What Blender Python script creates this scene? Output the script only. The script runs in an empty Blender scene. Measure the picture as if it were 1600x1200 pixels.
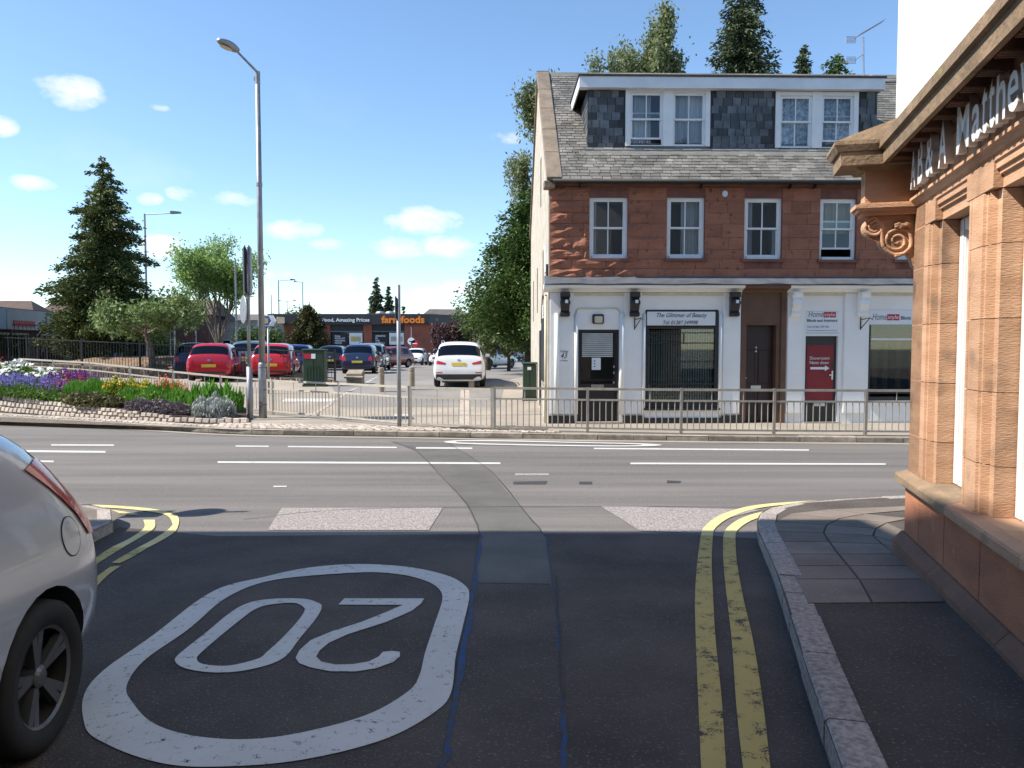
import bpy, bmesh, math, random
import numpy as np
from mathutils import Vector, Matrix
from mathutils.bvhtree import BVHTree
R = math.radians
random.seed(7)
rng = np.random.default_rng(7)
scene = bpy.context.scene
COL = scene.collection

# ------------------------------------------------------------------ camera
PITCH = math.atan(60/1200)
CAM_Z = 1.7
cd = bpy.data.cameras.new('camera'); cam = bpy.data.objects.new('camera', cd); COL.objects.link(cam)
cam.location = (0, 0, CAM_Z); cam.rotation_euler = (math.pi/2-PITCH, 0, 0)
cd.sensor_width = 36; cd.lens = 36*1200/1600; cd.clip_start = .05; cd.clip_end = 4000
scene.camera = cam
scene.render.resolution_x = 1024; scene.render.resolution_y = 768
scene.view_settings.view_transform = 'Standard'; scene.view_settings.look = 'None'
scene.view_settings.gamma = 1; scene.view_settings.exposure = 0.68

def ray(px, py):
    u = (px-800)/1200; v = (600-py)/1200
    return Vector((u, math.cos(PITCH)+v*math.sin(PITCH), -math.sin(PITCH)+v*math.cos(PITCH)))
def at(px, py, Y):
    r = ray(px, py); k = Y/r.y
    return Vector((r.x*k, Y, CAM_Z+r.z*k))

# ------------------------------------------------------------------ sun and sky
SUN = Vector((1, .14, -1.09)).normalized()
sl = bpy.data.lights.new('sun', 'SUN'); so = bpy.data.objects.new('sun', sl); COL.objects.link(so)
sl.energy = 5.0; sl.angle = R(.53); sl.color = (1, .93, .82)
so.rotation_euler = SUN.to_track_quat('-Z', 'Y').to_euler()
W = bpy.data.worlds.new('World'); scene.world = W; W.use_nodes = True
nt = W.node_tree; nt.nodes.clear()
def N(tree, typ, **kw):
    n = tree.nodes.new(typ)
    for k, v in kw.items(): setattr(n, k, v)
    return n
def M(tree, op, a, b=None, c=None, clamp=False):
    n = tree.nodes.new('ShaderNodeMath'); n.operation = op; n.use_clamp = clamp
    for i, x in enumerate((a, b, c)):
        if x is None: continue
        if isinstance(x, (int, float)): n.inputs[i].default_value = x
        else: tree.links.new(x, n.inputs[i])
    return n.outputs[0]
sky = N(nt, 'ShaderNodeTexSky', sky_type='NISHITA', sun_disc=False)
sky.sun_elevation = math.asin(-SUN.z); sky.sun_rotation = math.atan2(-SUN.x, -SUN.y)
sky.air_density = 1.0; sky.dust_density = .0; sky.ozone_density = 2.0; sky.altitude = 20
tc = N(nt, 'ShaderNodeTexCoord'); sx = N(nt, 'ShaderNodeSeparateXYZ'); nt.links.new(tc.outputs['Generated'], sx.inputs[0])
az = M(nt, 'ARCTAN2', sx.outputs[0], sx.outputs[1]); el = M(nt, 'ARCSINE', sx.outputs[2])
CLOUDS = [(110,142,62,30,1.05),(0,197,34,18,1),(50,285,44,15,1),(232,310,30,14,.75),(285,302,40,18,.55),(372,312,56,17,.8),(455,358,58,19,1),
          (510,382,42,13,.75),(662,345,62,23,1.15),(620,388,62,20,1),(700,384,52,20,1.1),(790,217,34,14,.8),(250,387,46,22,1),(245,168,36,9,.5),
          (560,442,130,22,.5),(700,455,110,28,.62),(150,465,110,28,.55),(440,425,90,20,.45),(30,440,60,18,.6),(900,300,70,20,.9),(1250,250,80,26,.9)]
tot = None
for px, py, w, h, s in CLOUDS:
    r = ray(px, py).normalized(); a0 = math.atan2(r.x, r.y); e0 = math.asin(r.z)
    k = math.cos(math.atan((px-800)/1200))
    dx = M(nt, 'MULTIPLY', M(nt, 'SUBTRACT', az, a0), 1200/(w*k*k)); dz = M(nt, 'MULTIPLY', M(nt, 'SUBTRACT', el, e0), 1200/(h*k))
    q = M(nt, 'SUBTRACT', s, M(nt, 'ADD', M(nt, 'MULTIPLY', dx, dx), M(nt, 'MULTIPLY', dz, dz)))
    q = M(nt, 'MAXIMUM', q, 0)
    tot = q if tot is None else M(nt, 'MAXIMUM', tot, q)
cmb = N(nt, 'ShaderNodeCombineXYZ'); nt.links.new(az, cmb.inputs[0]); nt.links.new(M(nt, 'MULTIPLY', el, 1.7), cmb.inputs[1])
nz = N(nt, 'ShaderNodeTexNoise'); nz.inputs['Scale'].default_value = 20; nz.inputs['Detail'].default_value = 7; nz.inputs['Roughness'].default_value = .62
nt.links.new(cmb.outputs[0], nz.inputs['Vector'])
nz2 = N(nt, 'ShaderNodeTexNoise'); nz2.inputs['Scale'].default_value = 5; nz2.inputs['Detail'].default_value = 6
nt.links.new(cmb.outputs[0], nz2.inputs['Vector'])
# loose clouds everywhere low in the sky
wide = M(nt, 'MULTIPLY', M(nt, 'SUBTRACT', nz2.outputs[0], .58, clamp=True), M(nt, 'SUBTRACT', 2.4, M(nt, 'MULTIPLY', el, 7), clamp=False))
wide = M(nt, 'MAXIMUM', wide, 0)
msk = M(nt, 'MULTIPLY', M(nt, 'SUBTRACT', M(nt, 'ADD', M(nt, 'MULTIPLY', tot, .95), M(nt, 'MULTIPLY', M(nt, 'SUBTRACT', nz.outputs[0], .5), 2.8)), .16, clamp=True), M(nt, 'MULTIPLY', tot, 4.5, clamp=True))
msk = M(nt, 'ADD', M(nt, 'MULTIPLY', msk, 1.0), M(nt, 'MULTIPLY', wide, .9), clamp=True)
msk = M(nt, 'SMOOTH_MIN', msk, .9, .2)
mixc = N(nt, 'ShaderNodeMix', data_type='RGBA'); nt.links.new(msk, mixc.inputs[0])
gain = N(nt, 'ShaderNodeMix', data_type='RGBA', blend_type='MULTIPLY'); gain.inputs[0].default_value = 1
nt.links.new(sky.outputs[0], gain.inputs[6]); gain.inputs[7].default_value = (.94, 1.03, 1.09, 1)
nt.links.new(gain.outputs[2], mixc.inputs[6]); mixc.inputs[7].default_value = (5.6, 5.75, 6.0, 1)
bg = N(nt, 'ShaderNodeBackground'); bg.inputs[1].default_value = .128
wo = N(nt, 'ShaderNodeOutputWorld'); nt.links.new(mixc.outputs[2], bg.inputs[0]); nt.links.new(bg.outputs[0], wo.inputs[0])

# ------------------------------------------------------------------ ground profile
def prof(tab, y):
    if y <= tab[0][0]: return tab[0][1]
    for (a, b), (c, d) in zip(tab, tab[1:]):
        if y <= c:
            t = (y-a)/(c-a); t = t*t*(3-2*t) if False else t
            return b+(d-b)*t
    return tab[-1][1]
ROAD = [(-50,0),(4,0),(5,-.03),(7,-.135),(9,-.24),(11,-.3),(13,-.325),(17,-.37),(40,-.37)]
FAR = [(10,-.26),(22,-.255),(23,-.18),(26,.14),(31,.36),(38,.3),(70,0),(5000,0)]
def rz(y): return prof(ROAD, y)
def fz(y): return prof(FAR, y)
def hit(px, py, f, off=0.):
    r = ray(px, py); y = .5; st = .02
    prev = y
    while y < 900:
        z = CAM_Z+r.z*(y/r.y)
        if z <= f(y)+off: break
        prev = y; y += st; st = min(.5, .004*y+.01)
    lo, hi = prev, y
    for _ in range(24):
        m = (lo+hi)/2
        if CAM_Z+r.z*(m/r.y) <= f(m)+off: hi = m
        else: lo = m
    return Vector((r.x*hi/r.y, hi, f(hi)+off))
def G(px, py, off=0.): return hit(px, py, rz, off)      # on the road
def P(px, py, off=0.): return hit(px, py, fz, off)      # on the ground beyond the main road
def KP(px, py): return hit(px, py, rz, .12)             # on the near pavements

# ------------------------------------------------------------------ materials
MATS = {}
def nodes_of(name):
    m = bpy.data.materials.new(name); m.use_nodes = True
    t = m.node_tree; b = t.nodes['Principled BSDF']
    return m, t, b
def pmat(name, c1, c2=None, scale=4., rough=.8, bump=0., bscale=None, metal=0., rnd=None, rv=.25, spec=.5, detail=5., coat=0., stretch=None, speck=None, lo=.35, hi=.65):
    """noise-mixed colour in world space, optional per-object / per-island brightness change, fine bump"""
    m, t, b = nodes_of(name); MATS[name] = m
    L = t.links
    geo = N(t, 'ShaderNodeNewGeometry'); vec = geo.outputs['Position']
    if stretch:
        mp = N(t, 'ShaderNodeMapping'); L.new(vec, mp.inputs[0]); mp.inputs['Scale'].default_value = stretch; vec = mp.outputs[0]
    c2 = c2 or tuple(x*.8 for x in c1)
    n = N(t, 'ShaderNodeTexNoise'); n.inputs['Scale'].default_value = scale; n.inputs['Detail'].default_value = detail; n.inputs['Roughness'].default_value = .6
    L.new(vec, n.inputs['Vector'])
    rp = N(t, 'ShaderNodeMapRange'); rp.inputs[1].default_value = lo; rp.inputs[2].default_value = hi; L.new(n.outputs[0], rp.inputs[0])
    mx = N(t, 'ShaderNodeMix', data_type='RGBA'); L.new(rp.outputs[0], mx.inputs[0])
    mx.inputs[6].default_value = (*c1, 1); mx.inputs[7].default_value = (*c2, 1)
    out = mx.outputs[2]
    if speck:
        sc, col, thr = speck
        v = N(t, 'ShaderNodeTexNoise'); v.inputs['Scale'].default_value = sc; v.inputs['Detail'].default_value = 2; L.new(geo.outputs['Position'], v.inputs['Vector'])
        f = M(t, 'MULTIPLY', M(t, 'SUBTRACT', v.outputs[0], thr, clamp=True), 6, clamp=True)
        m2 = N(t, 'ShaderNodeMix', data_type='RGBA'); L.new(f, m2.inputs[0]); L.new(out, m2.inputs[6]); m2.inputs[7].default_value = (*col, 1); out = m2.outputs[2]
    if rnd:
        if rnd == 'object': src = N(t, 'ShaderNodeObjectInfo').outputs['Random']
        else: src = geo.outputs['Random Per Island']
        k = M(t, 'ADD', M(t, 'MULTIPLY', src, 2*rv), 1-rv)
        m3 = N(t, 'ShaderNodeVectorMath', operation='SCALE'); L.new(out, m3.inputs[0]); L.new(k, m3.inputs['Scale']); out = m3.outputs[0]
    L.new(out, b.inputs['Base Color'])
    b.inputs['Roughness'].default_value = rough; b.inputs['Metallic'].default_value = metal
    b.inputs['Specular IOR Level'].default_value = spec; b.inputs['Coat Weight'].default_value = coat
    if bump:
        bn = N(t, 'ShaderNodeTexNoise'); bn.inputs['Scale'].default_value = bscale or scale*6; bn.inputs['Detail'].default_value = 4
        L.new(vec, bn.inputs['Vector'])
        bp = N(t, 'ShaderNodeBump'); bp.inputs['Strength'].default_value = min(1, bump); bp.inputs['Distance'].default_value = .02
        L.new(bn.outputs[0], bp.inputs['Height']); L.new(bp.outputs[0], b.inputs['Normal'])
    return m
def leafmat(name, c1, c2, tr=.35):
    m, t, b = nodes_of(name); MATS[name] = m
    L = t.links; geo = N(t, 'ShaderNodeNewGeometry')
    n = N(t, 'ShaderNodeTexNoise'); n.inputs['Scale'].default_value = 1.1; n.inputs['Detail'].default_value = 3; L.new(geo.outputs['Position'], n.inputs['Vector'])
    k = M(t, 'ADD', M(t, 'MULTIPLY', geo.outputs['Random Per Island'], .6), M(t, 'MULTIPLY', M(t, 'SUBTRACT', n.outputs[0], .3), 1.0), clamp=True)
    mx = N(t, 'ShaderNodeMix', data_type='RGBA'); L.new(k, mx.inputs[0]); mx.inputs[6].default_value = (*c1, 1); mx.inputs[7].default_value = (*c2, 1)
    L.new(mx.outputs[2], b.inputs['Base Color']); b.inputs['Roughness'].default_value = .6; b.inputs['Specular IOR Level'].default_value = .3
    tl = N(t, 'ShaderNodeBsdfTranslucent'); L.new(mx.outputs[2], tl.inputs[0])
    ms = N(t, 'ShaderNodeMixShader'); ms.inputs[0].default_value = tr
    L.new(b.outputs[0], ms.inputs[1]); L.new(tl.outputs[0], ms.inputs[2]); L.new(ms.outputs[0], t.nodes['Material Output'].inputs[0])
    return m
def glassmat(name, tint=(.9,.95,.95), refl=1.0, dens=.0):
    m, t, b = nodes_of(name); MATS[name] = m; L = t.links; t.nodes.remove(b)
    fr = N(t, 'ShaderNodeFresnel'); fr.inputs[0].default_value = 1.5
    tr = N(t, 'ShaderNodeBsdfTransparent'); tr.inputs[0].default_value = (*[x*(1-dens) for x in tint], 1)
    gl = N(t, 'ShaderNodeBsdfGlossy'); gl.inputs['Roughness'].default_value = .02; gl.inputs[0].default_value = (.95, .97, 1, 1)
    ms = N(t, 'ShaderNodeMixShader'); L.new(M(t, 'MULTIPLY', M(t, 'ADD', fr.outputs[0], .03), refl, clamp=True), ms.inputs[0])
    L.new(tr.outputs[0], ms.inputs[1]); L.new(gl.outputs[0], ms.inputs[2]); L.new(ms.outputs[0], t.nodes['Material Output'].inputs[0])
    return m
def paintmat(name, col, under, wear=.5, scale=9.):
    """road paint worn through to the asphalt"""
    m, t, b = nodes_of(name); MATS[name] = m; L = t.links
    geo = N(t, 'ShaderNodeNewGeometry')
    n = N(t, 'ShaderNodeTexNoise'); n.inputs['Scale'].default_value = scale; n.inputs['Detail'].default_value = 8; n.inputs['Roughness'].default_value = .75; L.new(geo.outputs['Position'], n.inputs['Vector'])
    n2 = N(t, 'ShaderNodeTexNoise'); n2.inputs['Scale'].default_value = 110; n2.inputs['Detail'].default_value = 2; L.new(geo.outputs['Position'], n2.inputs['Vector'])
    s = M(t, 'ADD', n.outputs[0], M(t, 'MULTIPLY', M(t, 'SUBTRACT', n2.outputs[0], .5), .35))
    f = M(t, 'MULTIPLY', M(t, 'SUBTRACT', s, 1-wear), 14, clamp=True)
    dirt = N(t, 'ShaderNodeTexNoise'); dirt.inputs['Scale'].default_value = 2.2; dirt.inputs['Detail'].default_value = 5; L.new(geo.outputs['Position'], dirt.inputs['Vector'])
    mc = N(t, 'ShaderNodeMix', data_type='RGBA'); L.new(dirt.outputs[0], mc.inputs[0]); mc.inputs[6].default_value = (*col, 1); mc.inputs[7].default_value = (*[x*.72 for x in col], 1)
    mx = N(t, 'ShaderNodeMix', data_type='RGBA'); L.new(f, mx.inputs[0]); L.new(mc.outputs[2], mx.inputs[6]); mx.inputs[7].default_value = (*under, 1)
    L.new(mx.outputs[2], b.inputs['Base Color']); b.inputs['Roughness'].default_value = .75; b.inputs['Specular IOR Level'].default_value = .25
    bp = N(t, 'ShaderNodeBump'); bp.inputs['Strength'].default_value = .25; bp.inputs['Distance'].default_value = .006; L.new(n2.outputs[0], bp.inputs['Height']); L.new(bp.outputs[0], b.inputs['Normal'])
    return m
ASPH = (.13,.125,.125)
pmat('asphalt', (.19,.173,.158), (.125,.115,.108), 1.3, .88, .5, 130, spec=.3, speck=(90, (.32,.31,.3), .58), lo=.36, hi=.64, stretch=(.1,1.2,1), detail=7)
pmat('asphalt_shaded', (.108,.091,.079), (.056,.048,.043), .9, .9, .6, 95, spec=.25, speck=(75, (.19,.168,.15), .585), lo=.36, hi=.66, detail=8)  # road asphalt made darker where the side street lies in shade
pmat('asphalt_patch', (.135,.129,.116), (.098,.094,.086), 1.4, .86, .4, 140, spec=.3, speck=(100, (.2,.2,.19), .6))
pmat('chippings', (.42,.37,.345), (.2,.185,.18), 42, .9, .9, 60, spec=.3, lo=.42, hi=.58)
pmat('carpark', (.25,.235,.22), (.19,.18,.17), .5, .9, .3, 100, spec=.3)
pmat('ground_far', (.2,.185,.15), (.12,.13,.07), .08, .95)
pmat('paving', (.36,.315,.255), (.27,.235,.19), 1.3, .88, .3, 60, rnd='object', rv=.14)
pmat('paving_sheet', (.36,.31,.25), (.27,.235,.195), .9, .9, .3, 60)
pmat('footway_asphalt', (.115,.096,.083), (.078,.066,.058), 1.6, .9, .7, 95, spec=.25, speck=(62, (.23,.2,.18), .585), lo=.36, hi=.66, detail=8)
pmat('slab', (.225,.182,.146), (.16,.13,.106), 2.2, .85, .35, 70, rnd='object', rv=.16, speck=(60, (.32,.29,.26), .62))
pmat('kerb_granite', (.46,.40,.355), (.23,.195,.175), 34, .85, .5, 60, rnd='object', rv=.15, detail=3)
pmat('kerb_far', (.36,.31,.245), (.2,.17,.135), 5, .9, .6, 40, rnd='object', rv=.2)
pmat('sett', (.52,.45,.38), (.36,.3,.25), 7, .88, .5, 40, rnd='object', rv=.22)
pmat('mortar', (.13,.105,.085), (.085,.07,.06), 6, .95, .5, 60)
pmat('soil', (.075,.045,.03), (.04,.026,.019), 6, .95, .9, 30)
pmat('earth', (.26,.17,.105), (.15,.1,.065), 3, .95, .9, 14)
pmat('rubble', (.24,.185,.14), (.13,.1,.08), 5, .92, .8, 30, rnd='island', rv=.3)
paintmat('paint_white', (.64,.62,.58), (.085,.078,.074), .415, 17)
paintmat('paint_line', (.62,.61,.58), (.15,.145,.14), .40, 9)
paintmat('paint_yellow', (.56,.43,.15), (.06,.055,.05), .455, 8)
paintmat('paint_yellow_lit', (.78,.64,.30), (.16,.15,.14), .40, 9)  # sunlit copy of the yellow, light put into the colour
paintmat('paint_blue', (.03,.085,.22), (.06,.058,.06), .53, 16)
pmat('crack', (.035,.034,.035), (.05,.05,.05), 10, .95)
# stone, render, slate
pmat('red_stone', (.36,.148,.086), (.275,.112,.068), 1.6, .92, .7, 16, rnd='object', rv=.12, stretch=(1,1,2.2), speck=(9, (.10,.055,.045), .6))
pmat('red_joint', (.24,.10,.075), (.15,.07,.055), 4, .95, .3)
pmat('sandstone_red', (.44,.185,.095), (.33,.135,.075), 2.2, .88, .35, 34, rnd='object', rv=.09, stretch=(1,1,3), speck=(5, (.5,.3,.2), .66))
pmat('sandstone', (.59,.36,.225), (.45,.255,.15), 2.2, .88, .35, 34, rnd='object', rv=.15, stretch=(1,1,4), speck=(3.5, (.27,.17,.11), .6))
pmat('sandstone_weathered', (.31,.215,.135), (.16,.115,.075), 3, .92, .6, 30, speck=(6, (.30,.27,.08), .63))
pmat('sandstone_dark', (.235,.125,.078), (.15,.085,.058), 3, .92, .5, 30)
pmat('joint_dark', (.05,.035,.03), (.08,.05,.04), 8, .95)
pmat('harling', (.55,.505,.425), (.41,.37,.31), 2.4, .95, .9, 60, speck=(40, (.30,.27,.22), .6))
pmat('white_render', (.80,.79,.75), (.74,.73,.69), .8, .85, .12, 50)
pmat('white_paint', (.85,.85,.83), (.78,.78,.765), 1.3, .6, .08, 40, speck=(7, (.48,.47,.45), .72))
pmat('white_gloss', (.80,.80,.79), (.74,.74,.73), 3, .4, 0)
pmat('fascia_white', (.76,.77,.78), (.66,.67,.69), 2, .45, .05)
pmat('cream_trim', (.66,.60,.46), (.55,.5,.38), 4, .7)
pmat('slate_roof', (.195,.185,.165), (.11,.105,.096), 1.4, .75, .4, 30, rnd='island', rv=.32, speck=(3, (.36,.34,.27), .62))
pmat('slate_dark', (.105,.118,.13), (.045,.05,.058), 2.6, .5, .3, 30, rnd='object', rv=.65)
pmat('coping', (.26,.205,.15), (.165,.13,.098), 2.5, .92, .6, 30)
pmat('lead', (.16,.175,.2), (.1,.11,.13), 3, .5, .15, 20, metal=.25)
pmat('felt', (.05,.05,.052), (.03,.03,.032), 6, .8, .3)
pmat('black_paint', (.014,.014,.016), (.02,.02,.022), 5, .38)
pmat('black_matt', (.013,.013,.014), (.02,.02,.02), 5, .7)
pmat('brown_paint', (.14,.07,.04), (.105,.052,.032), 3, .6, .1)
pmat('maroon_paint', (.034,.012,.013), (.024,.01,.012), 3, .42)
pmat('red_panel', (.26,.012,.022), (.2,.012,.02), 3, .5)
pmat('sign_red', (.5,.012,.035), None, 3, .5)
pmat('sign_white', (.74,.77,.80), (.70,.73,.77), 2, .45)
pmat('sign_black', (.012,.012,.015), None, 3, .5)
pmat('sign_grey_text', (.16,.17,.18), None, 3, .6)
pmat('chrome', (.6,.6,.6), (.5,.5,.5), 3, .25, metal=1)
pmat('interior', (.022,.02,.018), (.012,.011,.01), 3, .9)
pmat('curtain', (.74,.74,.75), (.52,.52,.54), 5, .9, .5, 8, stretch=(14,14,.6))
pmat('curtain_lace', (.78,.80,.84), (.32,.36,.43), 11, .9, lo=.42, hi=.58)
pmat('blind_yellow', (.46,.36,.17), (.36,.28,.14), 2, .9)
pmat('blind_strip', (.62,.65,.64), (.5,.53,.52), 3, .8)
glassmat('glass', refl=.95, dens=.12); glassmat('glass_shop', (.85,.9,.9), 1.0, .12)
glassmat('glass_car', (.25,.28,.3), .75, .5)
# metal, plastics
pmat('galv', (.33,.34,.36), (.25,.26,.28), 5, .5, .1, 30, metal=.5)
pmat('rail_paint', (.50,.46,.38), (.40,.365,.31), 6, .6, .1)
pmat('rail_grey', (.34,.31,.265), (.25,.23,.2), 6, .6, .15, 40, metal=.2)
pmat('fence_black', (.012,.012,.013), (.018,.018,.018), 5, .5)
pmat('cabinet_green', (.022,.05,.028), (.016,.038,.022), 3, .5)
pmat('concrete', (.34,.29,.225), (.25,.21,.165), 6, .92, .5, 40)
pmat('rubber', (.013,.013,.013), (.02,.02,.02), 8, .8)
pmat('plastic_dark', (.022,.022,.023), (.03,.03,.03), 6, .55)
pmat('alloy_dark', (.17,.17,.175), (.12,.12,.125), 6, .35, metal=.6)
pmat('alloy', (.35,.35,.36), (.28,.28,.29), 6, .35, metal=.8)
pmat('plate_yellow', (.62,.47,.03), None, 4, .5); pmat('plate_white', (.7,.7,.68), None, 4, .5)
pmat('lamp_red', (.52,.014,.022), (.40,.01,.016), 9, .2, coat=.8)
pmat('lamp_clear', (.6,.62,.65), (.45,.47,.5), 9, .15, coat=.8)
pmat('brick', (.30,.105,.065), (.22,.075,.05), 1.2, .92, .4, 20)
pmat('brick_dark', (.12,.055,.042), (.08,.04,.033), 1.2, .92)
pmat('fascia_dark', (.028,.03,.036), (.02,.022,.027), 2, .55)
pmat('orange', (.85,.28,.02), None, 4, .5); pmat('deep_orange', (.55,.06,.015), None, 4, .5)
pmat('fascia_blue', (.30,.38,.50), (.22,.29,.40), 1.2, .6)
pmat('roof_tile', (.13,.085,.065), (.09,.06,.05), 2, .9, .4, 12)
pmat('roof_grey', (.14,.125,.115), (.1,.09,.085), 2, .9)
pmat('render_grey', (.42,.42,.43), (.36,.36,.37), 1, .9)
pmat('blue_panel', (.03,.09,.35), (.04,.12,.4), 4, .5)
pmat('red_sheet', (.42,.03,.035), (.33,.025,.03), 4, .6)
pmat('poster_yellow', (.6,.42,.05), (.25,.35,.4), 5, .5, lo=.45, hi=.55)
pmat('bark', (.085,.062,.045), (.045,.034,.026), 8, .95, .8, 30)
pmat('bark_pale', (.24,.20,.165), (.13,.105,.085), 8, .95, .5, 30)
pmat('bark_birch', (.42,.38,.33), (.16,.13,.11), 3, .9, .3)
def carpaint(name, c, metal=.25, rough=.28): return pmat(name, c, tuple(x*.93 for x in c), 2, rough, metal=metal, coat=.9)
carpaint('car_silver', (.60,.61,.63), .5, .24); carpaint('car_red', (.48,.012,.03), .1); carpaint('car_red_bright', (.55,.014,.02), .05)
carpaint('car_blue_dark', (.018,.028,.075)); carpaint('car_blue', (.02,.035,.22)); carpaint('car_steel', (.13,.19,.26), .4)
carpaint('car_black', (.012,.014,.018)); carpaint('car_grey', (.30,.33,.36), .4); carpaint('car_maroon', (.2,.012,.02)); carpaint('car_white', (.78,.79,.8), 0)
# leaves
leafmat('leaf_conifer', (.018,.036,.011), (.15,.185,.05), .2)
leafmat('leaf_cherry', (.06,.11,.028), (.27,.36,.13), .3)
leafmat('leaf_fresh', (.11,.20,.045), (.36,.50,.15), .48)
leafmat('leaf_yew', (.018,.026,.008), (.12,.115,.03), .15)
leafmat('leaf_cypress', (.016,.042,.009), (.11,.18,.036), .2)
leafmat('leaf_birch', (.085,.115,.045), (.32,.36,.18), .38)
leafmat('leaf_fir', (.02,.034,.016), (.11,.14,.065), .14)
leafmat('leaf_far', (.022,.045,.014), (.08,.12,.035), .2)
leafmat('leaf_purple', (.03,.015,.018), (.15,.085,.085), .2)
leafmat('plant_green', (.035,.085,.014), (.16,.27,.045), .3)
leafmat('plant_olive', (.055,.055,.018), (.22,.20,.09), .2)
leafmat('plant_bright', (.05,.16,.015), (.16,.36,.05), .35)
leafmat('plant_silver', (.20,.22,.20), (.50,.53,.50), .15)
leafmat('plant_mauve', (.085,.065,.075), (.22,.18,.20), .15)
leafmat('petal_white', (.72,.72,.68), (.88,.88,.85), .2)
leafmat('petal_blue', (.12,.10,.38), (.34,.30,.66), .2)
leafmat('petal_magenta', (.35,.01,.10), (.62,.04,.22), .2)
leafmat('petal_purple', (.10,.012,.16), (.26,.05,.34), .2)
leafmat('petal_yellow', (.60,.36,.02), (.85,.62,.08), .2)
leafmat('petal_orange', (.55,.05,.015), (.80,.25,.03), .2)
leafmat('petal_red', (.28,.012,.03), (.45,.03,.06), .2)

# ------------------------------------------------------------------ builders
def link(o, parent=None):
    COL.objects.link(o)
    if parent is not None: o.parent = parent
    return o
def tag(o, label, cat=None, group=None, kind=None):
    if label: o['label'] = label
    if cat: o['category'] = cat
    if group: o['group'] = group
    if kind: o['kind'] = kind
    return o
def thing(name, label, cat, loc=(0,0,0), rot=0., group=None):
    o = bpy.data.objects.new(name, None); o.empty_display_size = .1; link(o)
    o.location = loc; o.rotation_euler = (0, 0, rot)
    return tag(o, label, cat, group)
def origin(o):
    v = Vector((0,0,0))
    while o is not None: v = v+Vector(o.location); o = o.parent
    return v
class MB:
    def __init__(s): s.v = []; s.f = []
    def add(s, vs, fs):
        n = len(s.v); s.v += [tuple(v) for v in vs]; s.f += [tuple(i+n for i in f) for f in fs]; return s
    def box(s, x0, x1, y0, y1, z0, z1, m=None):
        vs = [Vector((x, y, z)) for z in (z0, z1) for y in (y0, y1) for x in (x0, x1)]
        if m is not None: vs = [m@v for v in vs]
        return s.add(vs, [(0,2,3,1),(4,5,7,6),(0,1,5,4),(2,6,7,3),(0,4,6,2),(1,3,7,5)])
    def tube(s, pts, rad, seg=8, cap=True):
        pts = [Vector(p) for p in pts]
        if not hasattr(rad, '__len__'): rad = [rad]*len(pts)
        vs = []; fs = []
        for i, p in enumerate(pts):
            d = (pts[min(i+1, len(pts)-1)]-pts[max(i-1, 0)]).normalized()
            a = d.cross(Vector((0,0,1)) if abs(d.z) < .9 else Vector((1,0,0))).normalized(); b = d.cross(a)
            for k in range(seg):
                t = 2*math.pi*k/seg; vs.append(p+(a*math.cos(t)+b*math.sin(t))*rad[i])
        for i in range(len(pts)-1):
            for k in range(seg):
                k2 = (k+1) % seg; fs.append((i*seg+k, i*seg+k2, (i+1)*seg+k2, (i+1)*seg+k))
        if cap: fs.append(tuple(range(seg))[::-1]); fs.append(tuple(range((len(pts)-1)*seg, len(pts)*seg)))
        return s.add(vs, fs)
    def lathe(s, prof_, c=(0,0,0), seg=16):
        vs = []; fs = []; c = Vector(c)
        for r, z in prof_:
            for k in range(seg):
                t = 2*math.pi*k/seg; vs.append(c+Vector((r*math.cos(t), r*math.sin(t), z)))
        for i in range(len(prof_)-1):
            for k in range(seg):
                k2 = (k+1) % seg; fs.append((i*seg+k, i*seg+k2, (i+1)*seg+k2, (i+1)*seg+k))
        fs.append(tuple(range(seg))[::-1]); fs.append(tuple(range((len(prof_)-1)*seg, len(prof_)*seg)))
        return s.add(vs, fs)
    def prism(s, poly, axis, a, b, sub=None):
        """polygon of (u, v) extruded along an axis: 'x' -> (u,v)=(y,z), 'y' -> (x,z), 'z' -> (x,y)"""
        def mk(u, v, w): return {'x': (w,u,v), 'y': (u,w,v), 'z': (u,v,w)}[axis]
        n = len(poly); vs = [mk(u, v, a) for u, v in poly]+[mk(u, v, b) for u, v in poly]
        fs = [tuple(range(n)), tuple(range(n, 2*n))[::-1]]+[(i, i+n, (i+1) % n+n, (i+1) % n) for i in range(n)]
        return s.add(vs, fs)
    def mesh(s, name):
        me = bpy.data.meshes.new(name); me.from_pydata(s.v, [], s.f); me.validate(); me.update()
        bm = bmesh.new(); bm.from_mesh(me); bmesh.ops.recalc_face_normals(bm, faces=bm.faces[:]); bm.to_mesh(me); bm.free()
        return me
    def build(s, name, mat, parent=None, world=False, smooth=False, kind=None, label=None):
        if world and parent is not None:
            o = origin(parent); s.v = [(x-o.x, y-o.y, z-o.z) for x, y, z in s.v]
        me = s.mesh(name); me.materials.append(MATS[mat])
        if smooth: me.shade_smooth()
        ob = bpy.data.objects.new(name, me); link(ob, parent)
        if kind: ob['kind'] = kind
        if label: ob['label'] = label
        return ob
def bevel(ob, w=.01, seg=1):
    bm = bmesh.new(); bm.from_mesh(ob.data)
    bmesh.ops.bevel(bm, geom=[e for e in bm.edges if len(e.link_faces) == 2 and e.calc_face_angle(0) > .6], offset=w, segments=seg, affect='EDGES')
    bm.to_mesh(ob.data); bm.free(); return ob
def piece(name, mesh, parent, loc, rot=(0,0,0), scale=(1,1,1)):
    o = bpy.data.objects.new(name, mesh); link(o, parent); o.location = loc; o.rotation_euler = rot; o.scale = scale; return o
def shared(name, mb, mat, smooth=False):
    me = mb.mesh(name); me.materials.append(MATS[mat])
    if smooth: me.shade_smooth()
    return me
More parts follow.
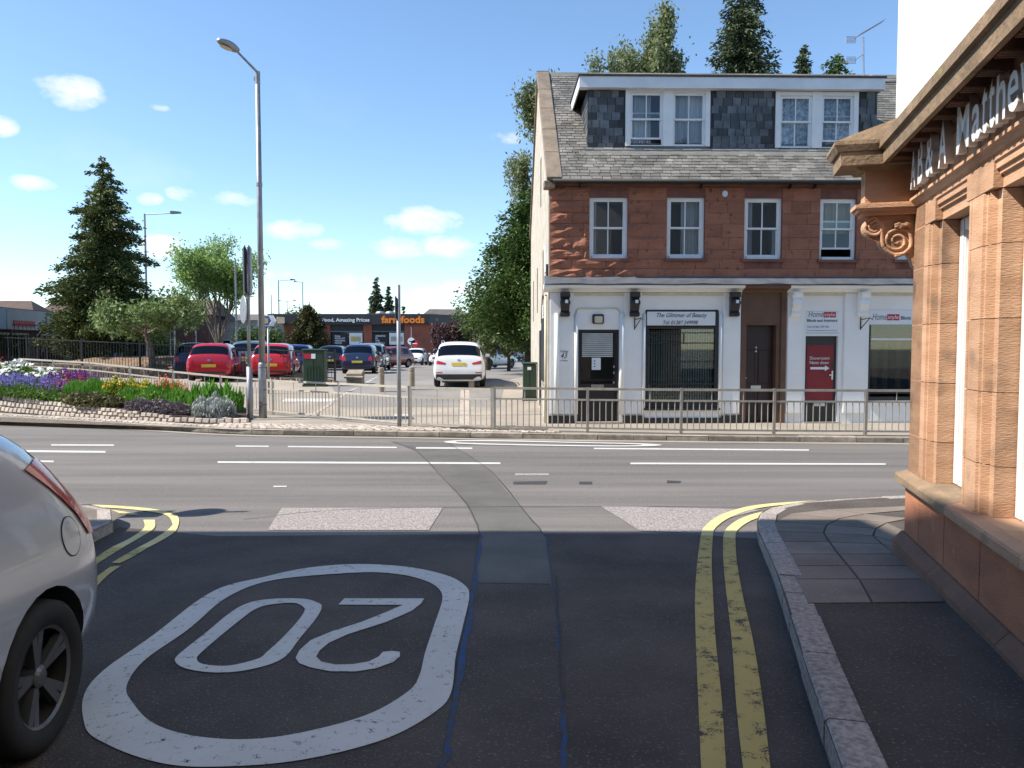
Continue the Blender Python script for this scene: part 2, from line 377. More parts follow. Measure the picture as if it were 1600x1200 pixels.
def catmull(pts, n=6, closed=False):
    pts = [Vector(p) for p in pts]; out = []; L = len(pts)
    rngi = range(L) if closed else range(L-1)
    for i in rngi:
        if closed: p0, p1, p2, p3 = pts[(i-1) % L], pts[i], pts[(i+1) % L], pts[(i+2) % L]
        else: p0, p1, p2, p3 = pts[max(i-1, 0)], pts[i], pts[i+1], pts[min(i+2, L-1)]
        for k in range(n):
            t = k/n; out.append(.5*((2*p1)+(p2-p0)*t+(2*p0-5*p1+4*p2-p3)*t*t+(3*p1-p0-3*p2+p3)*t**3))
    if not closed: out.append(pts[-1])
    return out
def sheet(name, poly, zf, mat, parent=None, step=1., ylim=(-12, 45), kind=None, holes=None):
    """flat polygon of world (x, y) draped over the ground profile"""
    bm = bmesh.new()
    for pl in (poly if isinstance(poly[0][0], (tuple, list, Vector)) else [poly]):
        f = bm.faces.new([bm.verts.new((p[0], p[1], 0)) for p in pl])
        bmesh.ops.triangulate(bm, faces=[f])
    y0 = max(min(v.co.y for v in bm.verts), ylim[0]); y1 = min(max(v.co.y for v in bm.verts), ylim[1])
    y = math.ceil(y0/step)*step
    while y < y1:
        bmesh.ops.bisect_plane(bm, geom=bm.verts[:]+bm.edges[:]+bm.faces[:], plane_co=(0, y, 0), plane_no=(0, 1, 0)); y += step
    o = origin(parent) if parent is not None else Vector((0,0,0))
    for v in bm.verts: v.co = Vector((v.co.x-o.x, v.co.y-o.y, zf(v.co.y)-o.z))
    bmesh.ops.recalc_face_normals(bm, faces=bm.faces[:])
    for f in bm.faces:
        if f.normal.z < 0: f.normal_flip()
    me = bpy.data.meshes.new(name); bm.to_mesh(me); bm.free(); me.materials.append(MATS[mat])
    ob = bpy.data.objects.new(name, me); link(ob, parent)
    if kind: ob['kind'] = kind
    return ob
def textmesh(body, mat, name, parent, rect, d, ext=.004, shear=0., offset=0., align_h=True):
    """lettering fitted to rect (s0, s1, z0, z1) of a wall frame, at depth d"""
    cu = bpy.data.curves.new(name, 'FONT'); cu.body = body; cu.extrude = .5; cu.shear = shear; cu.offset = offset; cu.resolution_u = 3
    tmp = bpy.data.objects.new(name, cu); COL.objects.link(tmp); bpy.context.view_layer.update()
    me = bpy.data.meshes.new_from_object(tmp.evaluated_get(bpy.context.evaluated_depsgraph_get()))
    bpy.data.objects.remove(tmp)
    n = len(me.vertices); co = np.empty(n*3); me.vertices.foreach_get('co', co); co = co.reshape(-1, 3)
    mn = co.min(0); mx = co.max(0); s0, s1, z0, z1 = rect
    q = np.empty_like(co)
    q[:,0] = s0+(co[:,0]-mn[0])/(mx[0]-mn[0])*(s1-s0); q[:,2] = z0+(co[:,1]-mn[1])/(mx[1]-mn[1])*(z1-z0)
    q[:,1] = d-(co[:,2]-mn[2])/(mx[2]-mn[2])*ext
    me.vertices.foreach_set('co', q.ravel()); me.materials.clear(); me.materials.append(MATS[mat]); me.update()
    ob = bpy.data.objects.new(name, me); link(ob, parent); return ob
class Wall:
    """a wall frame: local x along the wall, y into the building, z up"""
    def __init__(s, root): 
        s.root = root; a = root.rotation_euler.z; s.p0 = Vector(root.location)
        s.t = Vector((math.cos(a), math.sin(a), 0)); s.n = Vector((-math.sin(a), math.cos(a), 0))
    def pix(s, px, py, d=0.):
        r = ray(px, py); c = Vector((0, 0, CAM_Z)); q = s.p0+s.n*d
        k = (q-c).dot(s.n)/r.dot(s.n); h = c+r*k-s.p0
        return h.dot(s.t), h.z
    def rect(s, x0, y0, x1, y1, d=0.):
        a, b = s.pix(x0, (y0+y1)/2, d)[0], s.pix(x1, (y0+y1)/2, d)[0]; xm = (x0+x1)/2
        return a, b, s.pix(xm, y1, d)[1], s.pix(xm, y0, d)[1]
def holed(mb, s0, s1, z0, z1, holes, d=0., depth=.2):
    """wall front with rectangular openings and their reveals"""
    xs = sorted({s0, s1, *[min(max(h[i], s0), s1) for h in holes for i in (0, 1)]}); zs = sorted({z0, z1, *[min(max(h[i], z0), z1) for h in holes for i in (2, 3)]})
    for a, b in zip(xs, xs[1:]):
        for c, e in zip(zs, zs[1:]):
            if b-a < 1e-5 or e-c < 1e-5: continue
            m = ((a+b)/2, (c+e)/2)
            if any(h[0] < m[0] < h[1] and h[2] < m[1] < h[3] for h in holes): continue
            mb.add([(a,d,c),(b,d,c),(b,d,e),(a,d,e)], [(0,1,2,3)])
    for h in holes:
        a, b, c, e = max(h[0], s0), min(h[1], s1), max(h[2], z0), min(h[3], z1)
        mb.add([(a,d,c),(b,d,c),(b,d,e),(a,d,e),(a,d+depth,c),(b,d+depth,c),(b,d+depth,e),(a,d+depth,e)], [(0,4,5,1),(1,5,6,2),(2,6,7,3),(3,7,4,0)])

# ================================================================== GROUND, ROADS, PAVEMENTS
far_px = [(-260,645),(-120,650),(0,657),(150,665.5),(340,677),(500,680.5),(650,682.5),(850,686),(1150,689.5),(1423,692),(1750,695)]
FK = [G(*p) for p in far_px]
FK0 = FK[0]; FK = [Vector((-62, FK0.y+9, 0))]+catmull(FK, 6)+[Vector((62, FK[-1].y-.6, 0))]
nearR_px = [(1300,1205),(1262,1090),(1236,1000),(1211,915),(1192,868),(1184,846),(1184,826),(1196,813),(1226,804),(1290,796),(1423,789),(1750,779)]
NR = [G(*p) for p in nearR_px]
d0 = (NR[0]-NR[1]).normalized(); NRc = [NR[0]+d0*12]+catmull(NR, 6)+[Vector((60, NR[-1].y+.2, 0))]
nearL_px = [(-120,786),(20,792),(110,799.5),(149,805.5),(180,815),(187,820.5),(180,830),(148,849),(121,858)]
NL = [G(*p) for p in nearL_px]
e0 = NL[-1]; NLc = [Vector((-60, NL[0].y, 0))]+catmull(NL, 6)+[Vector((e0.x-.45, e0.y-1.3, 0)), Vector((e0.x-1.0, e0.y-6, 0)), Vector((e0.x-2, e0.y-18, 0))]
xy = lambda L: [(p.x, p.y) for p in L]

# road: one sheet from behind the camera to the far kerb
road = sheet('road', [(-60,-14),(60,-14)]+[(p.x, p.y) for p in reversed(FK)], rz, 'asphalt', kind='structure')
gm = [[(-2500,-300),(2500,-300),(2500,FK[-1].y),(60,FK[-1].y)]+xy(reversed(FK))[1:-1]+[(-60,FK[0].y),(-2500,FK[0].y)]]
g1 = sheet('ground', gm, lambda y: rz(y)-.03, 'ground_far', kind='structure')
g2 = sheet('ground', [(-2500,FK[0].y)]+xy(FK)+[(2500,FK[-1].y),(2500,3500),(-2500,3500)], lambda y: fz(y)-.012, 'ground_far', kind='structure', ylim=(-12, 80))
# pavement and car park beyond the main road
pav_back = [(60,19),(14,19.6),(1.2,19.6),(1.0,31),(-3,31)]
far_pav = sheet('far_pavement', xy(FK)+[(60,32),(-60,40)], lambda y: fz(y)-.004, 'paving_sheet', kind='structure')
cp = [P(560,640), P(640,628), P(812,628)]
car_park = sheet('car_park', [(-5.2,23.2),(-.4,23.2),(-.2,30),(5,60),(6,110),(-60,110),(-60,50),(-19,45),(-9,31),(-6.6,28)], lambda y: fz(y)+.002, 'carpark', kind='structure', ylim=(-12, 80))
# narrow lighter slabs strip across the far footway
def far_strip(name, pts, mat, off=.006, parent=None): return sheet(name, [tuple(P(*p))[:2] for p in pts], lambda y: fz(y)+off, mat, parent or far_pav, step=.5)
far_strip('tactile_strip', [(716,667),(737,667),(733,608),(720,608)], 'sett', .007)
far_strip('crossing_line', [(440,628),(525,628),(522,623),(445,623)], 'paint_line', .007)
far_strip('crossing_line', [(612,652),(645,652),(645,648),(616,648)], 'paint_line', .007)
for a, b in [((566,600),(594,586)),((600,583),(622,573))]:
    for i in range(6):
        t0, t1 = i/6, i/6+.1
        q = lambda t: (a[0]+(b[0]-a[0])*t, a[1]+(b[1]-a[1])*t)
        p0, p1 = q(t0), q(t1)
        far_strip('bay_line', [(p0[0],p0[1]),(p0[0]+6-4*t0,p0[1]),(p1[0]+6-4*t1,p1[1]),(p1[0],p1[1])], 'paint_line', .009, car_park)
far_strip('bay_line', [(470,652),(477,652),(560,606),(556,606)], 'sett', .007)

# near pavements
back_dir = Vector((.254, 1, 0)).normalized()
nearR_poly = xy(NRc)+[(60,-14)]
fR = sheet('near_pavement', nearR_poly+[(nearR_poly[0][0]+.1, -14)], lambda y: rz(y)+.115, 'footway_asphalt', kind='structure', step=.5)
nl = xy(NLc)
fL = sheet('near_pavement', nl+[(-60, nl[-1][1])], lambda y: rz(y)+.115, 'slab', kind='structure', step=.5)

def kerb_run(line, parent, mat, side, width, h, ln, zf, jit=.0, xlim=None):
    """kerb stones one by one along a polyline; side = +1 puts the stone to the left of the walking direction"""
    pts = [Vector((p.x, p.y)) for p in line]; cum = [0]
    for a, b in zip(pts, pts[1:]): cum.append(cum[-1]+(b-a).length)
    def pos(s):
        s = min(max(s, 0), cum[-1]-1e-6)
        i = max(k for k in range(len(cum)) if cum[k] <= s); i = min(i, len(pts)-2)
        return pts[i].lerp(pts[i+1], (s-cum[i])/max(1e-9, cum[i+1]-cum[i]))
    s = 0; o = origin(parent)
    while s < cum[-1]-.2:
        l = ln*random.uniform(.7, 1.25) if callable(jit) is False and jit else ln
        a, b = pos(s+.006), pos(min(s+l-.006, cum[-1])); s += l
        if xlim and not (xlim[0] < a.x < xlim[1]): continue
        t = (b-a).normalized(); n = Vector((-t.y, t.x))*side
        mb = MB(); vs = []
        dz = random.uniform(-.006, .006) if jit else 0; dn = random.uniform(-.003, .003) if jit else 0
        for p in (a, b):
            z = zf(p.y)
            for k, zz in ((0, -.08), (0, h-.018+dz), (.018, h+dz), (width, h+dz), (width, -.08)):
                q = p+n*(k+dn); vs.append((q.x-o.x, q.y-o.y, z+zz-o.z))
        mb.add(vs, [(0,1,6,5),(1,2,7,6),(2,3,8,7),(3,4,9,8),(0,4,3,2,1),(5,6,7,8,9)])
        mb.build('kerb_stone', mat, parent)
kerb_run(FK, far_pav, 'kerb_far', 1, .16, .118, 1.0, rz, True, (-24, 20))
kerb_run(NRc, fR, 'kerb_granite', -1, .165, .123, .62, rz, True, (-2, 14))
kerb_run(NLc, fL, 'kerb_granite', 1 if False else -1, .14, .123, .75, rz, True, (-14, 5))
# flagstones round the right-hand corner
K_ = [(1262,943),(1243,905),(1229,884),(1221,866),(1212,846),(1206,830),(1211,815),(1236,802.5),(1296,796),(1423,790.5)]
A_ = [(1363,942),(1342,905),(1325,884),(1310,866),(1296,847),(1287,833),(1292,820),(1313,810),(1352,803),(1423,797)]
B_ = [(1478,941),(1448,905),(1424,884),(1401,866),(1378,850),(1364,837),(1369,826),(1386,817),(1423,810)]
def flag(q, parent, zf, th=.03):
    c = sum((Vector(p) for p in q), Vector((0,0,0)))/len(q); o = origin(parent)
    vs = []
    for z in (-th, .007):
        for p in q:
            v = c+(Vector(p)-c)*(1-.012/max(.1, (Vector(p)-c).length)); vs.append((v.x-o.x, v.y-o.y, zf(v.y)+z-o.z))
    n = len(q)
    MB().add(vs, [tuple(range(n, 2*n)), tuple(range(n))[::-1]]+[(i, (i+1) % n, (i+1) % n+n, i+n) for i in range(n)]).build('paving_slab', 'slab', parent)
pz = lambda y: rz(y)+.115
for U, V in ((K_, A_), (A_, B_)):
    for i in range(min(len(U), len(V))-1):
        flag([KP(*U[i]), KP(*V[i]), KP(*V[i+1]), KP(*U[i+1])], fR, pz)
C_ = [(1416,864),(1411,857),(1409,850),(1413,842),(1423,834)]
for i in range(4): flag([KP(*B_[3+i]), KP(*C_[i]), KP(*C_[i+1]), KP(*B_[4+i])], fR, pz)
flag([KP(*B_[0]), KP(1530,941), KP(1480,905), KP(*B_[1])], fR, pz)
flag([KP(*B_[1]), KP(1480,905), KP(1445,884), KP(*B_[2])], fR, pz)
flag([KP(*B_[2]), KP(1445,884), KP(1416,864), KP(*B_[3])], fR, pz)
# a few flags on the left corner
for q in ([(110,812),(132,806),(168,817),(140,824)], [(40,812),(106,812),(136,825),(60,830)], [(64,833),(138,827),(150,838),(105,852)], [(-60,800),(60,798),(104,808),(30,810)]):
    flag([KP(*p) for p in q], fL, pz)

# ---------------------------------------------------------------- road surfaces and markings (parts of the road)
def rs(name, pts, mat, off, smooth=0, kind=None):
    q = [G(*p) for p in pts]
    return sheet(name, xy(catmull(q, smooth, True) if smooth else q), lambda y: rz(y)+off, mat, road, step=.5, kind=kind)
# side street of brownish asphalt, darkened to deepen the shade, up to its mouth
rs('side_street', [(-900,1400),(2600,1400),(1900,1205),(1262,1085),(1185,842),(1060,834),(850,834),(600,836),(340,838),(186,824),(121,858),(-300,905)], 'asphalt_shaded', .003)
rs('trench_patch', [(690,1260),(895,1260),(883,1100),(868,960),(853,840),(815,795),(765,735),(700,692),(612,690),(650,705),(690,745),(730,790),(752,838),(742,905),(728,980),(715,1080)], 'asphalt_patch', .0045)
rs('trench_patch', [(672,1300),(905,1300),(884,1100),(868,960),(861,914),(741,912),(730,985),(714,1085)], 'asphalt_shaded', .006)
rs('chipping_patch', [(418,829),(670,829),(692,794),(440,794)], 'chippings', .0055)
rs('chipping_patch', [(1000,830),(1092,834),(1130,812),(1190,797),(938,791),(965,808)], 'chippings', .006)
def crack(pts, w, mat='crack', off=.0075, name='tar_joint'):
    L = [G(*p) for p in pts]; L = catmull(L, 5); l, r = [], []
    for i, p in enumerate(L):
        d = (L[min(i+1, len(L)-1)]-L[max(i-1, 0)]).normalized(); n = Vector((-d.y, d.x, 0))*w*random.uniform(.35, 1)
        p = p+Vector((random.uniform(-1, 1), 0, 0))*.008
        l.append(p+n); r.append(p-n)
    sheet(name, xy(l+r[::-1]), lambda y: rz(y)+off, mat, road, step=1)
crack([(752,838),(742,905),(732,975),(716,1075),(702,1150),(690,1205)], .022, 'paint_blue', .0085, 'spray_line')
crack([(742,912),(735,955),(724,1020),(716,1070),(704,1140)], .012, 'paint_blue', .009, 'spray_line')
crack([(853,840),(862,905),(868,960),(874,1020)], .006, 'paint_blue', .0085, 'spray_line')
crack([(876,1095),(880,1140),(884,1210)], .018, 'paint_blue', .0085, 'spray_line')
for c in ([(853,840),(815,795),(765,735),(700,692)], [(752,838),(730,790),(690,745),(650,705),(612,690)], [(868,900),(874,1020),(880,1100)], [(380,812),(560,796),(900,792),(1180,793)], [(741,912),(800,913),(861,914)]):
    crack(c, .012)
rs('road_dressing', [(805,740),(858,740),(858,743.5),(805,743.5)], 'chippings', .006); rs('road_dressing', [(802,753),(855,752),(852,757),(802,757)], 'crack', .006)
rs('road_dressing', [(905,753),(925,753),(925,757),(905,757)], 'crack', .006); rs('road_dressing', [(1042,751),(1064,752),(1062,755),(1042,755)], 'crack', .006)
# white lines
def wl(x0, x1, y0, y1=None, th=2.6, mat='paint_line'):
    y1 = y1 if y1 is not None else y0
    rs('lane_line', [(x0,y0+th/2),(x1,y1+th/2),(x1,y1-th/2),(x0,y0-th/2)], mat, .006)
wl(340,782,722.6,724.3,2.8); wl(985,1384,724.6,725.6,2.6); wl(-60,165,704.5,706.5,3); wl(0,84,720.5,721.5,2.6); wl(80,178,695.6,696,2.2); wl(60,82,740,740.5,4)
wl(368,420,697.4,697.8,2); wl(450,620,698.2,699.6,2); wl(650,738,700.2,700.8,2.2); wl(928,1264,701.2,703.6,2.2); wl(1480,1750,726,727,2.6)
wl(427,448,760.6,760.6,2)
# pale edge line under the far kerb
o0 = [G(px, py+3.2) for px, py in far_px]; o1 = [G(px, py+1.0) for px, py in far_px]
sheet('edge_line', xy(catmull(o0, 5)+catmull(o1, 5)[::-1]), lambda y: rz(y)+.008, 'paving_sheet', road)
# far oval of a second speed marking
def ring(name, outer, inner, mat, off):
    A = catmull([G(*p) for p in outer], 8, True); B = catmull([G(*p) for p in inner], 8, True)
    mb = MB(); n = len(A)
    for p in A+B: mb.v.append((p.x, p.y, rz(p.y)+off))
    mb.f = [(i, (i+1) % n, (i+1) % n+n, i+n) for i in range(n)]
    o = mb.build(name, mat, road); 
    return o
ring('speed_roundel', [(694,691),(720,688.6),(790,688.8),(900,691.2),(1000,693.6),(1034,696),(1010,698),(930,698.4),(800,696.4),(716,694)],
     [(712,691),(728,690.2),(790,690.6),(900,692.8),(980,694.6),(1004,695.8),(986,696.8),(925,696.6),(800,694.6),(728,692.6)], 'paint_line', .012)
# near roundel: 20
sc = lambda L: [(120+x/2.5, 860+y/2.5) for x, y in L]
ring('speed_roundel', sc([(1090,57),(1290,68),(1440,100),(1515,140),(1533,185),(1508,300),(1480,420),(1462,560),(1395,640),(1200,745),(880,825),(560,852),(330,838),(120,765),(30,685),(58,520),(300,335),(540,160),(730,108),(900,72)]),
     sc([(1100,90),(1250,96),(1350,118),(1410,150),(1428,195),(1395,300),(1362,400),(1338,495),(1290,560),(1130,650),(860,722),(640,745),(440,728),(300,682),(225,610),(195,535),(270,430),(440,310),(600,180),(780,118)][:20]), 'paint_white', .0085)
ring('speed_digit', sc([(800,192),(890,194),(940,208),(957,225),(935,270),(870,350),(825,410),(770,445),(680,470),(590,482),(500,480),(420,465),(385,440),(400,410),(500,330),(590,255),(650,218),(710,200)]),
     sc([(790,212),(850,210),(880,222),(890,240),(860,285),(800,350),(745,400),(715,425),(650,445),(590,456),(530,455),(485,447),(470,432),(480,410),(560,340),(640,275),(690,238),(735,220)]), 'paint_white', .0085)
two = sc([(1045,192),(1190,192),(1357,192),(1345,212),(1310,240),(1210,284),(1060,332),(985,366),(950,395),(935,420),(955,440),(1010,452),(1080,450),(1140,440),(1180,420),(1195,402),(1230,398),(1262,402),(1262,420),(1235,442),(1170,466),(1090,479),(990,478),(910,462),(868,446),(855,425),(870,395),(915,355),(1000,320),(1110,285),(1210,245),(1275,217),(1150,217),(1022,216)])
rs('speed_digit', two, 'paint_white', .0085)
# double yellow lines, paler paint copy on the sunlit stretches, darker in the shade
def yl(pts_l, pts_r, mat):
    a = catmull([G(*p) for p in pts_l], 6); b = catmull([G(*p) for p in pts_r], 6)
    sheet('yellow_line', xy(a+b[::-1]), lambda y: rz(y)+.009, mat, road, step=.5)
yl([(1096,1215),(1091,1100),(1087,1000),(1086,930),(1090,875),(1095,838)], [(1135,1215),(1128,1100),(1118,1000),(1114,930),(1112,875),(1114,838)], 'paint_yellow')
yl([(1166,1240),(1160,1195),(1150,1100),(1143,1000),(1135,930),(1130,875),(1130,840)], [(1208,1240),(1203,1195),(1192,1100),(1176,1000),(1160,930),(1151,875),(1149,842)], 'paint_yellow')
yl([(1095,838),(1101,824),(1125,806),(1170,792),(1240,785),(1330,781),(1423,779),(1700,775)], [(1114,838),(1118,826),(1140,810),(1180,796),(1245,788),(1332,783.4),(1423,781.4),(1700,777)], 'paint_yellow_lit')
yl([(1130,840),(1136,826),(1160,810),(1200,799),(1260,791),(1340,786.6),(1423,784),(1700,780)], [(1149,842),(1153,829),(1175,814),(1215,802),(1270,794),(1342,789),(1423,786.4),(1700,782)], 'paint_yellow_lit')
cv = lambda L: [(90+x/7.62, 770+y/7.62) for x, y in L]
yl(cv([(-900,140),(100,150),(500,152),(900,175),(1200,210),(1400,270),(1445,320),(1440,390)]), cv([(-900,165),(100,176),(500,180),(880,205),(1150,240),(1290,275),(1345,320),(1370,390)]), 'paint_yellow_lit')
yl(cv([(1440,390),(1400,470),(1250,570),(1080,660)]), cv([(1370,390),(1300,460),(1130,570),(960,660)]), 'paint_yellow_lit')
yl(cv([(1080,660),(900,770),(740,850)]), cv([(960,660),(760,775),(640,845)]), 'paint_yellow')
yl(cv([(760,880),(640,960),(540,1050),(300,1300)]), cv([(640,885),(520,970),(420,1050),(100,1300)]), 'paint_yellow')
yl(cv([(-900,190),(100,195),(500,200),(750,225),(960,262)]), cv([(-900,210),(100,215),(450,232),(700,262),(930,268)]), 'paint_yellow_lit')
yl(cv([(1160,330),(1150,430),(1000,530),(780,660)]), cv([(1020,330),(1030,425),(880,540),(640,660)]), 'paint_yellow_lit')
yl(cv([(780,660),(560,800),(300,960),(0,1130)]), cv([(640,660),(420,800),(200,930),(-100,1080)]), 'paint_yellow')

# ---------------------------------------------------------------- setts beside the far kerb
sett = MB().add([(-.5,-.5,-.5),(.5,-.5,-.5),(.5,.5,-.5),(-.5,.5,-.5),(-.5,-.5,.25),(.5,-.5,.25),(.5,.5,.25),(-.5,.5,.25),(-.38,-.36,.5),(.38,-.36,.5),(.38,.36,.5),(-.38,.36,.5)],
     [(3,2,1,0),(0,1,5,4),(1,2,6,5),(2,3,7,6),(3,0,4,7),(4,5,9,8),(5,6,10,9),(6,7,11,10),(7,4,8,11),(8,9,10,11)])
sett_me = shared('sett', sett, 'sett')
def along(line):
    pts = [Vector((p.x, p.y)) for p in line]; cum = [0]
    for a, b in zip(pts, pts[1:]): cum.append(cum[-1]+(b-a).length)
    def pos(s):
        i = max(k for k in range(len(cum)) if cum[k] <= s); i = min(i, len(pts)-2); d = (pts[i+1]-pts[i]).normalized()
        return pts[i]+d*(s-cum[i]), d
    return pos, cum[-1]
pos, tot_l = along(FK)
mort = []
s = 0; cnt = 0
rows = [0]*7
s = 0.
while s < tot_l:
    p, d = pos(s)
    if -16.5 < p.x < 1.0:
        nr = 2 if p.x < -7.6 else (7 if p.x < -3.2 else (5 if p.x < -1.6 else 2))
        for r in range(nr):
            n = Vector((-d.y, d.x)); q = p+n*(.235+r*.135)+d*((r % 2)*.1)
            if r > 2 and random.random() < .04: continue
            piece('sett', sett_me, far_pav, (q.x, q.y, fz(q.y)+.002+random.uniform(0, .01)), (random.uniform(-.04,.04), random.uniform(-.04,.04), math.atan2(d.y, d.x)+random.uniform(-.06,.06)), (.185*random.uniform(.85,1.05), .118, .06)); cnt += 1
    s += .2
q0 = [p for p in FK if -17 < p.x < 1.2]
off = lambda L, k: [Vector((p.x-(b-a).normalized().y*k, p.y+(b-a).normalized().x*k, 0)) for p, a, b in zip(L, [L[0]]+L[:-1], L[1:]+[L[-1]])]
sheet('sett_bedding', xy(off(q0, .15)+off(q0, 1.15)[::-1]), lambda y: fz(y)+.001, 'mortar', far_pav, step=.5)

# ================================================================== FLOWER BED
RL = [(P(644,667)), P(523,658)]
bed_front = [hit(px, py, rz, .11) for px, py in [(-200,633),(-100,638),(0,645),(120,653),(235,659.5),(310,662),(388,663)]]
bed_front = catmull(bed_front, 6)
A0, A1 = Vector((-6.9, 21.4, 0)), Vector((-19.6, 28.6, 0))
def backY(k):  # where the direction x = k*y meets the railing line behind the bed
    d = A1-A0; t = (A0.x-k*A0.y)/(k*d.y-d.x); return A0+d*t
def frontAt(k):
    for a, b in zip(bed_front, bed_front[1:]):
        fa, fb = a.x-k*a.y, b.x-k*b.y
        if fa*fb <= 0: return a.lerp(b, fa/(fa-fb))
    return bed_front[0]
def bank_h(px): return .10+.40*min(1, max(0, (330-px)/330)) if px < 330 else .10
def bedpt(px, f):
    k = (px-800)/1200; a = frontAt(k); b = backY(k); b = Vector((b.x, b.y, 0))
    h = bank_h(px); fr = a+(b-a).normalized()*.16
    q = fr.lerp(b, f); q.z = fz(a.y)+h+(.22 if px < 250 else .1)*math.sin(min(1, f*1.1)*1.5)
    return q
bed = thing('flower_bed', 'raised bed of dark soil edged with rows of pale granite setts', 'flower bed', bedpt(150,.3)-Vector((0,0,.5)))
mb = MB(); pxs = list(range(-180, 396, 12)); fs_ = [0,.1,.25,.45,.7,1]
for px in pxs:
    for f in fs_: mb.v.append(tuple(bedpt(px, f)+Vector((0,0,random.uniform(-.03,.03) if 0 < f < 1 else 0))))
    q = bedpt(px, 1); mb.v.append((q.x, q.y, -.4)); q = bedpt(px, 0); mb.v.append((q.x, q.y+.03, -.4))
m_ = len(fs_)+2
for i in range(len(pxs)-1):
    for j in range(m_):
        j2 = (j+1) % m_; mb.f.append((i*m_+j, (i+1)*m_+j, (i+1)*m_+j2, i*m_+j2))
mb.f.append(tuple(range(m_))); mb.f.append(tuple(range((len(pxs)-1)*m_, len(pxs)*m_))[::-1])
mb.build('soil_mound', 'soil', bed, True)
# sett bank, three rows leaning back, each sett a piece
mb = MB(); o = origin(bed)
fr = [(px, frontAt((px-800)/1200)) for px in range(-180, 392, 4)]
for px, p in fr:
    h = bank_h(px); mb.v += [(p.x, p.y+.035, fz(p.y)-.1), (p.x, p.y+.035+.12*h/.5+.02, fz(p.y)+h-.025)]
mb.f = [(2*i, 2*i+2, 2*i+3, 2*i+1) for i in range(len(fr)-1)]
mb.build('bank_mortar', 'mortar', bed, True)
pos, tl = along([p for _, p in fr]); s = 0.
while s < tl-.1:
    p, d = pos(s); px = 800+1200*p.x/p.y; h = bank_h(px); n = 3 if px < 215 else (2 if px < 262 else 1); rh = (h if n > 1 else .14)/n
    for r in range(n):
        if n == 3 and r == 2 and random.random() < .05: continue
        w = .19*random.uniform(.82, 1.02); off_ = .09 if r % 2 else 0
        q, dd = pos(min(s+off_, tl-.05)); z = fz(q.y)+(r+.5)*rh+random.uniform(-.012,.012)
        piece('sett', sett_me, bed, Vector((q.x, q.y+.02+.12*(r+.5)*rh/.5, z))-o, (R(76)+random.uniform(-.08,.08), random.uniform(-.07,.07), math.atan2(dd.y, dd.x)), (w, rh*.9, .09))
    s += .2

# ================================================================== FACING CORNER BUILDING
FB = thing('corner_building', 'red sandstone corner building with slate roof, long dormer and white painted shopfronts', 'building',
           (at(858.3,662,19.3).x, 19.3, -.262), R(1.2))
W1 = Wall(FB); px = W1.pix; rc = W1.rect
LEN = 14.6; DEP = 9.6; EAVE = px(1000,284)[1]; CORN = px(1000,447)[1]; RD = 4.7; RIDGE = px(872,115.5,4.7)[1]
slope = (RIDGE-EAVE)/RD
def bx(name, mat, s0, s1, d0, d1, z0, z1, parent=FB, bev=0, **k):
    o = MB().box(s0, s1, d0, d1, z0, z1).build(name, mat, parent, **k)
    if bev: bevel(o, bev)
    return o
# openings (s0, s1, z0, z1)
door1 = rc(902,515,967,664); door1 = (*door1[:2], 0.02, door1[3])
win1 = rc(1008,484,1122,637); door2 = rc(1160,508,1212,662); door2 = (*door2[:2], .02, door2[3])
door3 = rc(1258,486,1309,662); door3 = (*door3[:2], .02, door3[3]); win2 = rc(1357,484,1462,626); win3 = rc(1500,500,1600,640)
brown0, brown1 = px(1157,560)[0], px(1227,560)[0]
ups = [rc(921,308,981,404), rc(1042,308,1101,404), rc(1163,309,1222,405), rc(1281,310,1338,406), rc(1400,310,1458,406)]
# ground floor wall (painted), two shops and the brown doorcase
mb = MB(); holed(mb, 0, brown0, 0, CORN, [door1, win1], 0, .24); mb.build('shop_wall', 'white_paint', FB)
mb = MB(); holed(mb, brown0, brown1, 0, CORN, [door2], 0.005, .3); mb.build('doorcase_wall', 'brown_paint', FB)
mb = MB(); holed(mb, brown1, LEN, 0, CORN, [door3, win2], 0, .24); mb.build('shop_wall', 'white_paint', FB)
bx('brown_pilaster', 'brown_paint', brown0, brown0+.13, -.04, .0, 0, CORN-.14); bx('brown_pilaster', 'brown_paint', brown1-.13, brown1, -.04, .0, 0, CORN-.14)
# raised painted piers and rounded strips between openings
for a, b in ((858.5,897),(973,1003),(1127,1156),(1228,1254),(1316,1352)):
    s0, s1 = px(a,560)[0], px(b,560)[0]
    bevel(bx('pilaster', 'white_paint', s0+(.01 if a > 860 else -.0), s1, -.05, -.001, .24, CORN-.16), .02, 2)
for a, b in ((866,873),(897,903),(967,975),(1003,1008),(1122,1127)):
    s0, s1 = px(a,560)[0], px(b,560)[0]
    MB().tube([((s0+s1)/2, -.05, .24), ((s0+s1)/2, -.05, px(a,490)[1])], (s1-s0)/2, 10).build('round_moulding', 'white_paint', FB, smooth=True)
for a, b in ((858.3,897),(973,1003),(1003,1127),(1127,1156)): bx('plinth', 'black_paint', px(a,660)[0]-(.02 if a < 860 else 0), px(b,660)[0], -.065, -.002, 0, .2 if a != 1003 else .14)
bx('window_apron', 'white_paint', win1[0], win1[1], -.03, -.002, .14, win1[2]-.06)
bx('window_apron', 'white_paint', win2[0], LEN, -.03, -.002, .05, win2[2]-.06)
# sub-sill pieces
bx('window_sill', 'black_paint', win1[0]-.05, win1[1]+.05, -.09, .05, win1[2]-.06, win1[2]-.001); bx('window_sill', 'white_gloss', win2[0]-.05, LEN-.1, -.09, .05, win2[2]-.06, win2[2]-.001)
